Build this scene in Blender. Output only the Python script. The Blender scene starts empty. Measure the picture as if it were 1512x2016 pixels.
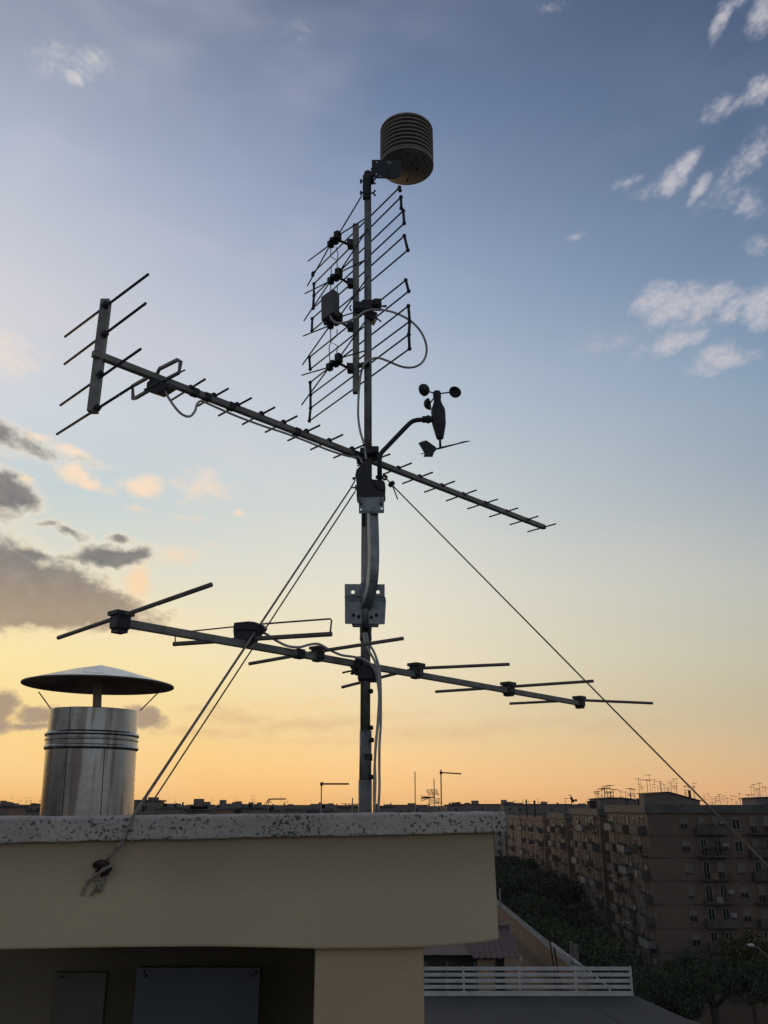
import bpy, bmesh, math, random
from mathutils import Vector, Matrix, geometry
R = math.radians
sc = bpy.context.scene
COL = sc.collection
random.seed(7)

# ------------------------------------------------------------------ camera
E = 29.0                                   # eye height over the street
PITCH = R(18.94); CP, SP = math.cos(PITCH), math.sin(PITCH); F = 1690.0
cam_d = bpy.data.cameras.new('camera'); cam = bpy.data.objects.new('camera', cam_d); COL.objects.link(cam)
cam.location = (0, 0, E); cam.rotation_euler = (R(90) + PITCH, 0, 0)
cam_d.sensor_fit = 'VERTICAL'; cam_d.sensor_height = 34.6; cam_d.lens = 34.6 * F / 2016
cam_d.clip_start = 0.05; cam_d.clip_end = 6000
sc.camera = cam
sc.render.resolution_x = 768; sc.render.resolution_y = 1024

# measuring helpers: a photo pixel and a known distance give a point of the place
def ray(px, py):
    a, b = (px - 756) / F, (1008 - py) / F
    return Vector((a, CP - SP * b, SP + CP * b))
def P(px, py, Y):
    r = ray(px, py); return Vector((0, 0, E)) + r * (Y / r.y)
def end(C, u, px, py):                      # where the line C + s*u shows at column px; height from py
    a = (px - 756) / F
    D0 = C.y * CP + (C.z - E) * SP
    s = (a * D0 - C.x) / (u[0] - a * u[1] * CP)
    return P(px, py, C.y + s * u[1])
def azel(px, py):
    r = ray(px, py).normalized()
    return math.degrees(math.atan2(r.x, r.y)), math.degrees(math.asin(r.z))

# ------------------------------------------------------------------ world
def srgb(r, g, b, k=1.0):
    f = lambda c: ((c / 255 + .055) / 1.055) ** 2.4 if c > 10 else c / 255 / 12.92
    return (f(r) * k, f(g) * k, f(b) * k, 1)
SUN_AZ, SUN_EL = -14.0, 1.5                 # degrees: left of the mast, on the horizon
w = bpy.data.worlds.new('World'); sc.world = w; w.use_nodes = True
nt = w.node_tree; nt.nodes.clear(); N = nt.nodes.new; L = nt.links.new
def sock(n, i, v):
    if hasattr(v, 'is_linked') or hasattr(v, 'node'): L(v, n.inputs[i])
    else: n.inputs[i].default_value = v
def math_(op, a, b=0.0, c=0.0, clamp=False):
    n = N('ShaderNodeMath'); n.operation = op; n.use_clamp = clamp
    sock(n, 0, a); sock(n, 1, b); sock(n, 2, c); return n.outputs[0]
def mapr(v, a, b, c=0.0, d=1.0, smooth=False):
    n = N('ShaderNodeMapRange'); n.clamp = True
    if smooth: n.interpolation_type = 'SMOOTHSTEP'
    sock(n, 0, v); n.inputs[1].default_value = a; n.inputs[2].default_value = b
    n.inputs[3].default_value = c; n.inputs[4].default_value = d; return n.outputs[0]
def mixc(f, a, b):
    n = N('ShaderNodeMix'); n.data_type = 'RGBA'
    sock(n, 0, f); sock(n, 6, a); sock(n, 7, b); return n.outputs[2]
tc = N('ShaderNodeTexCoord'); sep = N('ShaderNodeSeparateXYZ')
nrm = N('ShaderNodeVectorMath'); nrm.operation = 'NORMALIZE'; L(tc.outputs['Generated'], nrm.inputs[0])
L(nrm.outputs[0], sep.inputs[0])
az = math_('MULTIPLY', math_('ARCTAN2', sep.outputs[0], sep.outputs[1]), 57.29578)
el = math_('MULTIPLY', math_('ARCSINE', sep.outputs[2]), 57.29578)
def skyramp(stops):
    n = N('ShaderNodeValToRGB'); cr = n.color_ramp; cr.interpolation = 'B_SPLINE' if False else 'LINEAR'
    pts = sorted((max(0, azel(756, y)[1]) / 60, c) for y, c in stops)
    while len(cr.elements) < len(pts): cr.elements.new(1.0)
    for e, (p, c) in zip(cr.elements, pts): e.position = p; e.color = srgb(*c)
    L(mapr(el, 0, 60), n.inputs[0]); return n.outputs[0]
left = skyramp([(1588,(252,192,108)),(1500,(255,210,128)),(1400,(255,223,146)),(1320,(255,232,162)),(1240,(248,230,182)),(1120,(216,220,206)),(1000,(196,209,212)),
                (850,(208,214,221)),(700,(211,210,217)),(550,(196,200,212)),(400,(177,186,204)),(200,(150,160,180)),(0,(128,139,160))])
mid = skyramp([(1588,(252,192,122)),(1500,(253,208,144)),(1400,(240,216,170)),(1300,(238,225,194)),(1150,(229,224,208)),(1000,(211,216,213)),
               (800,(187,198,211)),(600,(161,177,200)),(400,(136,153,183)),(200,(113,131,163)),(0,(98,114,143))])
right = skyramp([(1588,(226,172,126)),(1500,(210,178,142)),(1450,(198,180,150)),(1400,(190,180,156)),(1300,(188,186,170)),(1180,(184,187,182)),(1080,(170,178,183)),(1000,(156,169,182)),
                 (800,(135,157,180)),(600,(112,135,164)),(400,(92,113,143)),(200,(82,101,131)),(0,(72,90,120))])
base = mixc(mapr(az, -27, 0), left, mixc(mapr(az, 0, 27), mid, right))
# streaks of thin high cloud breaking the even gradient
fv = N('ShaderNodeCombineXYZ'); L(math_('MULTIPLY', az, math_('COSINE', math_('MULTIPLY', el, .0174533))), fv.inputs[0]); L(el, fv.inputs[1])
def noise(vec, scale, detail=5, rough=.55, sx=1, sy=1, loc=(0, 0, 0), rz=0):
    m = N('ShaderNodeMapping'); m.inputs['Scale'].default_value = (sx, sy, 1); m.inputs['Location'].default_value = loc
    m.inputs['Rotation'].default_value = (0, 0, R(rz))
    L(vec, m.inputs[0]); n = N('ShaderNodeTexNoise'); n.inputs['Scale'].default_value = scale
    n.inputs['Detail'].default_value = detail; n.inputs['Roughness'].default_value = rough
    L(m.outputs[0], n.inputs['Vector']); return n
veil = noise(fv.outputs[0], .09, 3, .6, .7, 1.3, (3, 8, 0), 30)
vf = math_('MULTIPLY', mapr(veil.outputs[0], .42, .75, 0, 1, True), mapr(az, 12, -25, .05, .35))
base = mixc(vf, base, mixc(mapr(el, 8, 26), srgb(250, 222, 186), srgb(214, 210, 218)))
# the clouds: soft ellipses of direction, broken by noise
wn = noise(fv.outputs[0], .32, 4, .6, 1, 1.5)
wv = N('ShaderNodeVectorMath'); wv.operation = 'SUBTRACT'; L(wn.outputs['Color'], wv.inputs[0]); wv.inputs[1].default_value = (.5, .5, .5)
ws = N('ShaderNodeVectorMath'); ws.operation = 'SCALE'; L(wv.outputs[0], ws.inputs[0]); ws.inputs['Scale'].default_value = 1.5
wa = N('ShaderNodeVectorMath'); wa.operation = 'ADD'; L(fv.outputs[0], wa.inputs[0]); L(ws.outputs[0], wa.inputs[1])
flat = N('ShaderNodeVectorMath'); flat.operation = 'MULTIPLY'; L(wa.outputs[0], flat.inputs[0]); flat.inputs[1].default_value = (1, 1, 0)
def blobs(items):
    acc = None
    for (cx, cy, rx, ry, rot, st) in items:
        a, e = azel(cx, cy); k = 57.3 / F
        m = N('ShaderNodeMapping'); m.vector_type = 'TEXTURE'
        m.inputs['Location'].default_value = (a * math.cos(R(e)), e, 0); m.inputs['Rotation'].default_value = (0, 0, R(rot))
        kk = k * math.cos(math.atan(math.hypot(1008 - cy, cx - 756) / F)) ** 1.5
        m.inputs['Scale'].default_value = (rx * kk, ry * kk, 1)
        if acc is None: L(flat.outputs[0], m.inputs[0])
        else:                                  # evaluate one cloud after the other (keeps the shader stack short)
            q = N('ShaderNodeVectorMath'); q.operation = 'MULTIPLY_ADD'; L(acc, q.inputs[0]); q.inputs[1].default_value = (1e-9,) * 3
            L(flat.outputs[0], q.inputs[2]); L(q.outputs[0], m.inputs[0])
        ln = N('ShaderNodeVectorMath'); ln.operation = 'LENGTH'; L(m.outputs[0], ln.inputs[0])
        d = mapr(ln.outputs['Value'], 1.75, .25, 0, st)
        acc = d if acc is None else math_('MAXIMUM', acc, d)
    return acc
fb = noise(fv.outputs[0], .75, 5, .58, 1, 1.35, (11, 2, 0), 25)
fbl = noise(fv.outputs[0], 2.2, 3, .55, 1, 1.2, (1, 7, 0), 40)
tex = math_('ADD', math_('MULTIPLY', fb.outputs[0], .7), math_('MULTIPLY', fbl.outputs[0], .3))
def dens(items, lo, hi, amp=1.5, raw=False):
    b = blobs(items)
    s = math_('ADD', b, math_('MULTIPLY', math_('SUBTRACT', tex, .5), math_('MULTIPLY', amp, mapr(b, 0, .25))))
    if raw: return s
    return mapr(s, lo, hi, 0, 1, True)
warm = dens([(81,863,34,10,0,.7),(137,887,48,11,-8,.75),(148,934,36,20,0,1),(178,954,28,14,-20,.9),(278,958,34,20,0,1),(218,968,24,10,0,.6),
             (267,1002,24,6,0,.55),(46,946,15,7,0,.8),(395,958,70,34,0,.5),(467,1010,18,7,0,.6),(370,1017,24,9,0,.5),(344,1091,46,20,10,.6),
             (274,1150,22,38,0,1),(18,1089,22,7,-10,.85),(50,1087,14,8,0,.8),(10,700,90,60,0,.45),(420,1065,30,10,0,.4),(600,1385,220,14,2,.42)], .12, .95, 1.25)
base = mixc(math_('MULTIPLY', warm, .9), base, mixc(mapr(el, 6, 22), srgb(252, 206, 150), srgb(252, 226, 200)))
white = dens([(1352,328,34,17,50,1),(1330,350,34,19,40,1),(1376,368,28,12,48,.9),(1290,590,40,26,0,1),(1330,603,50,30,10,1.05),(1395,592,46,24,10,1),(1375,622,40,16,25,.8),(1440,612,34,20,20,.85),(1495,598,38,34,10,1.05),
              (1500,632,26,20,0,.9),(1331,676,48,17,12,.95),(1375,662,30,14,30,.8),(1423,712,58,17,2,1),(1405,700,30,16,20,.9),(1360,640,70,30,0,.5),(1475,316,48,30,45,.62),(1500,290,40,30,30,.55),(1475,408,36,22,-25,.62),(1440,390,40,30,0,.4),
              (1239,358,34,12,0,.5),(1270,378,40,16,0,.4),(1500,481,34,18,0,.55),(1425,36,17,34,-18,.95),(1440,8,30,16,0,.6),(1502,30,26,36,0,.85),(1408,215,30,18,20,.65),(1450,205,40,14,20,.45),(1492,183,34,24,0,.85),(1135,468,16,9,0,.6),
              (1088,8,30,14,0,.4),(145,149,17,14,0,1.1),(178,120,60,30,20,.55),(110,112,70,40,20,.4),(1420,365,50,30,40,.4),(1205,672,70,24,5,.42),(1270,690,60,30,0,.35),(560,60,80,30,0,.25)], .10, 1.0, 1.35)
base = mixc(math_('MULTIPLY', white, mapr(fbl.outputs[0], .3, .7, .6, .95)), base, mixc(mapr(az, -10, 10), srgb(216, 213, 212), srgb(194, 192, 200)))
dark = dens([(20,1150,110,62,-12,1.3),(110,1172,110,52,-10,1.3),(195,1196,80,36,-10,1.2),(60,1200,210,34,0,1.25),(-90,1140,150,90,0,1.3),(215,1098,52,22,2,1.15),(262,1090,38,14,4,.85),(60,1095,60,14,-8,.8),
             (0,970,50,36,-8,1.1),(38,980,38,22,-20,.95),(0,1012,36,22,0,.6),(142,1049,30,10,-12,.75),(95,1035,36,7,10,.55),(233,1062,24,8,0,.65),(160,1100,50,12,10,.55),
             (0,858,50,30,-14,.7),(60,880,60,20,-18,.6),(150,905,60,9,0,.35),(-5,1388,36,30,0,1.1),(90,1410,64,18,0,.95),(180,1418,80,22,0,.9),(285,1408,44,20,-10,1.0),
             (-40,1425,60,26,0,1),(60,1432,90,10,0,.7)], .22, .78, 1.15, raw=True)
rim = mapr(dark, -.02, .4, 0, .34, True)
base = mixc(math_('MULTIPLY', rim, mapr(az, 5, -10)), base, mixc(mapr(el, 4, 14), srgb(255, 218, 150), srgb(255, 232, 198)))
dark = mapr(dark, .22, .78, 0, 1, True)
streak = dens([(400,1395,60,12,0,.6),(470,1412,90,14,-3,.8),(600,1425,200,14,3,.7),(720,1410,160,12,3,.55),(420,1442,140,12,0,.7),(860,1440,260,20,2,.6),(1150,1425,200,16,0,.45),(650,1460,250,10,0,.5),(300,1340,80,8,0,.3)], .1, 1.1, 1.0)
base = mixc(math_('MULTIPLY', streak, .5), base, mixc(mapr(az, 0, 20), srgb(214, 170, 132), srgb(180, 164, 142)))
dcol = mixc(mapr(el, 5, 15), srgb(170, 147, 126), mixc(mapr(el, 11.2, 14.8), srgb(160, 142, 122), srgb(116, 115, 117)))
dcol = mixc(mapr(fb.outputs[0], .42, .7, 0, .3), dcol, srgb(176, 164, 152))
base = mixc(math_('MULTIPLY', dark, .93), base, dcol)
# clear dusk sky turned away from the sunset
ns = N('ShaderNodeTexSky'); ns.sky_type = 'NISHITA'; ns.sun_disc = False
ns.sun_elevation = R(SUN_EL); ns.sun_rotation = R(SUN_AZ); ns.altitude = 60; ns.air_density = 1.2; ns.dust_density = 2.5
nsc = N('ShaderNodeVectorMath'); nsc.operation = 'SCALE'; L(ns.outputs[0], nsc.inputs[0]); nsc.inputs['Scale'].default_value = .085 / .1
tn = N('ShaderNodeVectorMath'); tn.operation = 'MULTIPLY'; L(nsc.outputs[0], tn.inputs[0]); tn.inputs[1].default_value = (.90, 1.0, 1.42)
bw = N('ShaderNodeRGBToBW'); L(tn.outputs[0], bw.inputs[0]); gs = N('ShaderNodeVectorMath'); gs.operation = 'SCALE'; gs.inputs[0].default_value = (.90, .98, 1.14); L(bw.outputs[0], gs.inputs['Scale'])
backc = mixc(.72, tn.outputs[0], gs.outputs[0])
front = math_('MAXIMUM', mapr(math_('ABSOLUTE', az), 30, 80, 1, 0, True), mapr(el, 50, 74, 0, .35, True))
base = mixc(front, backc, base)
bg = N('ShaderNodeBackground'); bg.inputs['Strength'].default_value = 1.0
# bg strength is .1; the measured sky colours are scaled up to meet it
up = N('ShaderNodeVectorMath'); up.operation = 'SCALE'; L(base, up.inputs[0]); up.inputs['Scale'].default_value = 10.0
L(up.outputs[0], bg.inputs['Color']); bg.inputs['Strength'].default_value = .1
wo = N('ShaderNodeOutputWorld'); L(bg.outputs[0], wo.inputs[0])
nsc.inputs['Scale'].default_value = .385

sun_d = bpy.data.lights.new('sun', 'SUN'); sun = bpy.data.objects.new('sun', sun_d); COL.objects.link(sun)
sun_d.energy = .35; sun_d.angle = R(6); sun_d.color = (1, .62, .34)
sd = Vector((math.sin(R(SUN_AZ)) * math.cos(R(SUN_EL)), math.cos(R(SUN_AZ)) * math.cos(R(SUN_EL)), math.sin(R(SUN_EL))))
sun.rotation_euler = (-sd).to_track_quat('-Z', 'Y').to_euler()
sc.view_settings.view_transform = 'Standard'; sc.view_settings.look = 'None'; sc.view_settings.exposure = 0.0; sc.view_settings.gamma = 1

# ------------------------------------------------------------------ materials
def mat(name, col, rough=.7, metal=0.0, var=.15, vscale=8.0, bump=0.0, bscale=60.0, col2=None, spec=None, stretch=None):
    m = bpy.data.materials.new(name); m.use_nodes = True; t = m.node_tree; b = t.nodes['Principled BSDF']
    b.inputs['Roughness'].default_value = rough; b.inputs['Metallic'].default_value = metal
    if spec is not None: b.inputs['Specular IOR Level'].default_value = spec
    g = t.nodes.new('ShaderNodeTexCoord'); mp = t.nodes.new('ShaderNodeMapping')
    t.links.new(g.outputs['Object'], mp.inputs[0])
    if stretch: mp.inputs['Scale'].default_value = stretch
    n = t.nodes.new('ShaderNodeTexNoise'); n.inputs['Scale'].default_value = vscale; n.inputs['Detail'].default_value = 6
    t.links.new(mp.outputs[0], n.inputs['Vector'])
    r = t.nodes.new('ShaderNodeValToRGB'); t.links.new(n.outputs[0], r.inputs[0])
    c2 = col2 or tuple(c * (1 - 2 * var) for c in col)
    r.color_ramp.elements[0].position = .36; r.color_ramp.elements[0].color = (*c2, 1)
    r.color_ramp.elements[1].position = .64; r.color_ramp.elements[1].color = (*col, 1)
    t.links.new(r.outputs[0], b.inputs['Base Color'])
    rr = t.nodes.new('ShaderNodeMapRange'); rr.inputs[3].default_value = max(0, rough - .12); rr.inputs[4].default_value = min(1, rough + .12)
    t.links.new(n.outputs[0], rr.inputs[0]); t.links.new(rr.outputs[0], b.inputs['Roughness'])
    if bump:
        n2 = t.nodes.new('ShaderNodeTexNoise'); n2.inputs['Scale'].default_value = bscale; n2.inputs['Detail'].default_value = 8
        t.links.new(g.outputs['Object'], n2.inputs['Vector'])
        bp = t.nodes.new('ShaderNodeBump'); bp.inputs['Strength'].default_value = bump; bp.inputs['Distance'].default_value = .01
        t.links.new(n2.outputs[0], bp.inputs['Height']); t.links.new(bp.outputs[0], b.inputs['Normal'])
    return m
M = {}
M['galv'] = mat('galvanised steel', (.27, .27, .265), .55, .45, .2, 25, .15, 200)
M['galv_light'] = mat('zinc plated steel', (.30, .325, .34), .42, .6, .2, 30, .2, 150)
M['alu'] = mat('weathered aluminium', (.31, .29, .26), .6, .3, .2, 20, .1, 200)
M['alu_tube'] = mat('grey aluminium tube', (.20, .17, .155), .6, .3, .2, 20, .1, 200)
M['rod'] = mat('dark rod', (.06, .06, .065), .55, .5, .1, 20)
M['black'] = mat('black plastic', (.018, .019, .022), .5, 0, .2, 20, .1, 200)
M['boxgrey'] = mat('grey plastic box', (.10, .10, .11), .6, 0, .1, 10)
M['cable'] = mat('white coax sheath', (.52, .50, .47), .5, 0, .15, 40)
M['shield'] = mat('cream plastic', (.31, .27, .225), .65, 0, .08, 12)
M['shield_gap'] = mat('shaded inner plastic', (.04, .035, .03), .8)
M['rope'] = mat('pale rope', (.40, .36, .30), .9, 0, .25, 120, .4, 300)
M['wire'] = mat('wire', (.26, .22, .14), .6, .3, .2, 60)
M['bolt'] = mat('rusty bolt', (.07, .045, .035), .7, .4, .3, 60)
M['glass'] = mat('window glass', (.02, .022, .025), .12, 0, .1, 1)
M['frame'] = mat('window frame', (.30, .29, .27), .6)
M['shutter'] = mat('roller shutter', (.20, .17, .14), .7)
M['balcony'] = mat('balcony concrete', (.11, .10, .09), .85, 0, .25, .8)
M['balcony_light'] = mat('balcony pale panel', (.22, .215, .20), .8, 0, .2, .8)
M['bandc'] = mat('concrete band', (.13, .125, .115), .85, 0, .2, .5)
M['roofc'] = mat('roof felt', (.06, .058, .055), .9, 0, .2, 1)
M['asphalt'] = mat('asphalt', (.05, .05, .052), .9, 0, .15, .6)
M['pavement'] = mat('pavement', (.20, .195, .185), .9, 0, .15, 1)
M['ground'] = mat('ground', (.07, .075, .06), .95, 0, .25, .02)
M['paint'] = mat('road paint', (.7, .7, .68), .7, 0, .1, 5)
M['white_rail'] = mat('white painted rail', (.58, .57, .54), .6, 0, .1, 3)
M['terrace'] = mat('grey roof sheet', (.045, .045, .044), .85, 0, .2, .6)
M['floor'] = mat('terrace tiles', (.30, .27, .24), .85, 0, .15, 2)
M['redroof'] = mat('red corrugated sheet', (.115, .055, .05), .7, 0, .25, 1.2)
M['bark'] = mat('bark', (.09, .07, .05), .95)
M['dirtmetal'] = mat('dull cowl metal', (.30, .22, .17), .6, .2, .25, 8)
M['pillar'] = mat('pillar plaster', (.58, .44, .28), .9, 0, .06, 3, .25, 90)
M['recess'] = mat('brown plaster with painted shade', (.27, .225, .15), .95, 0, .2, 2, .2, 60)  # back wall colour darkened to stand in for shade under the overhang
M['board'] = mat('grey blue board', (.125, .145, .165), .8, 0, .15, 2)
M['board2'] = mat('brown board', (.15, .135, .11), .85, 0, .15, 2)
def brick(name, a, b, fh=3.1):
    m = mat(name, a, .9, 0, .2, .35, col2=b); return m
M['brickA'] = brick('brown brick', (.155, .112, .082), (.125, .092, .07))
M['brickB'] = brick('dull brown brick', (.15, .105, .078), (.12, .085, .065))
M['brickC'] = brick('red brick', (.20, .115, .09), (.15, .09, .07))
M['brickD'] = brick('pinkish render', (.27, .18, .14), (.21, .14, .11))
M['cityA'] = brick('city render grey', (.20, .19, .18), (.15, .14, .135))
M['cityB'] = brick('city render brown', (.20, .165, .14), (.15, .125, .11))
M['cityC'] = brick('city render pale', (.22, .20, .18), (.16, .15, .135))

def fascia_mat():
    m = mat('cream plaster', (.63, .50, .325), .92, 0, .06, 1.6, .3, 110)
    t = m.node_tree; b = t.nodes['Principled BSDF']; src = b.inputs['Base Color'].links[0].from_socket
    # rain-washed brown staining under the coping, of uneven depth
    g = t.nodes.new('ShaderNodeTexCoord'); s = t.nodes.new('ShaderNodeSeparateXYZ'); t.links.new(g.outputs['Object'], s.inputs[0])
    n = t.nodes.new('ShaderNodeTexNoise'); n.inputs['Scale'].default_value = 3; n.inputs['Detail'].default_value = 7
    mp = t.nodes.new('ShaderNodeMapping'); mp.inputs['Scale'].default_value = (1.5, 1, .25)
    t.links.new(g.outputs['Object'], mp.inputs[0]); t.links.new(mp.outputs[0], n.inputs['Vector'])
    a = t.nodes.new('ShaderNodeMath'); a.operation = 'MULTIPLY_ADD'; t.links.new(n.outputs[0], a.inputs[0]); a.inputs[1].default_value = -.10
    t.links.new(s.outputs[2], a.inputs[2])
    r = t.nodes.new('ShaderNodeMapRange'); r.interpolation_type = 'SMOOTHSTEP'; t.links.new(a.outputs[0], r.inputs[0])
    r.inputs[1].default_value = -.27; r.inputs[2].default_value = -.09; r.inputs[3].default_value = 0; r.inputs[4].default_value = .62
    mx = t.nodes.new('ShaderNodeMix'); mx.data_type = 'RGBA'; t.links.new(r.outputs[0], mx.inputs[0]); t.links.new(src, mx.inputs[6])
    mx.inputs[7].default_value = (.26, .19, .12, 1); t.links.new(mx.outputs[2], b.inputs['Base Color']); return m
M['fascia'] = fascia_mat()
def stone_mat():
    m = mat('lichen spotted stone', (.54, .49, .43), .9, 0, .12, 5, .6, 70)
    t = m.node_tree; b = t.nodes['Principled BSDF']; src = b.inputs['Base Color'].links[0].from_socket
    g = t.nodes.new('ShaderNodeTexCoord')
    n = t.nodes.new('ShaderNodeTexNoise'); n.inputs['Scale'].default_value = 120; n.inputs['Detail'].default_value = 4; n.inputs['Roughness'].default_value = .6
    t.links.new(g.outputs['Object'], n.inputs['Vector'])
    c = t.nodes.new('ShaderNodeTexNoise'); c.inputs['Scale'].default_value = 8; c.inputs['Detail'].default_value = 3
    t.links.new(g.outputs['Object'], c.inputs['Vector'])
    a = t.nodes.new('ShaderNodeMath'); a.operation = 'MULTIPLY_ADD'; t.links.new(c.outputs[0], a.inputs[0]); a.inputs[1].default_value = .36; t.links.new(n.outputs[0], a.inputs[2])
    r = t.nodes.new('ShaderNodeMapRange'); t.links.new(a.outputs[0], r.inputs[0]); r.inputs[1].default_value = .735; r.inputs[2].default_value = .79
    mx = t.nodes.new('ShaderNodeMix'); mx.data_type = 'RGBA'; t.links.new(r.outputs[0], mx.inputs[0]); t.links.new(src, mx.inputs[6])
    mx.inputs[7].default_value = (.10, .09, .08, 1); t.links.new(mx.outputs[2], b.inputs['Base Color']); return m
M['stone'] = stone_mat()
def flue_mat():
    m = mat('stainless flue', (.50, .50, .49), .27, 1.0, .18, 6, .05, 40, stretch=(1, 1, .3))
    t = m.node_tree; b = t.nodes['Principled BSDF']; src = b.inputs['Base Color'].links[0].from_socket
    g = t.nodes.new('ShaderNodeTexCoord'); mp = t.nodes.new('ShaderNodeMapping'); mp.inputs['Scale'].default_value = (26, 26, 1.6)
    t.links.new(g.outputs['Object'], mp.inputs[0])
    n = t.nodes.new('ShaderNodeTexNoise'); n.inputs['Scale'].default_value = 1; n.inputs['Detail'].default_value = 5; t.links.new(mp.outputs[0], n.inputs['Vector'])
    r = t.nodes.new('ShaderNodeMapRange'); t.links.new(n.outputs[0], r.inputs[0]); r.inputs[1].default_value = .52; r.inputs[2].default_value = .60; r.inputs[4].default_value = .62
    mx = t.nodes.new('ShaderNodeMix'); mx.data_type = 'RGBA'; t.links.new(r.outputs[0], mx.inputs[0]); t.links.new(src, mx.inputs[6])
    mx.inputs[7].default_value = (.16, .12, .09, 1); t.links.new(mx.outputs[2], b.inputs['Base Color']); return m
M['flue'] = flue_mat()
def leaf_mat(name, c):
    m = bpy.data.materials.new(name); m.use_nodes = True; t = m.node_tree; b = t.nodes['Principled BSDF']; b.inputs['Roughness'].default_value = .9; b.inputs['Specular IOR Level'].default_value = .1
    g = t.nodes.new('ShaderNodeNewGeometry'); r = t.nodes.new('ShaderNodeValToRGB'); t.links.new(g.outputs['Random Per Island'], r.inputs[0])
    r.color_ramp.elements[0].color = (c[0]*.45, c[1]*.45, c[2]*.45, 1); r.color_ramp.elements[1].color = (c[0]*1.4, c[1]*1.4, c[2]*1.3, 1)
    t.links.new(r.outputs[0], b.inputs['Base Color']); return m
M['leaf'] = leaf_mat('dark green leaves', (.065, .08, .048)); M['leaf2'] = leaf_mat('olive leaves', (.09, .08, .04))

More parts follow.
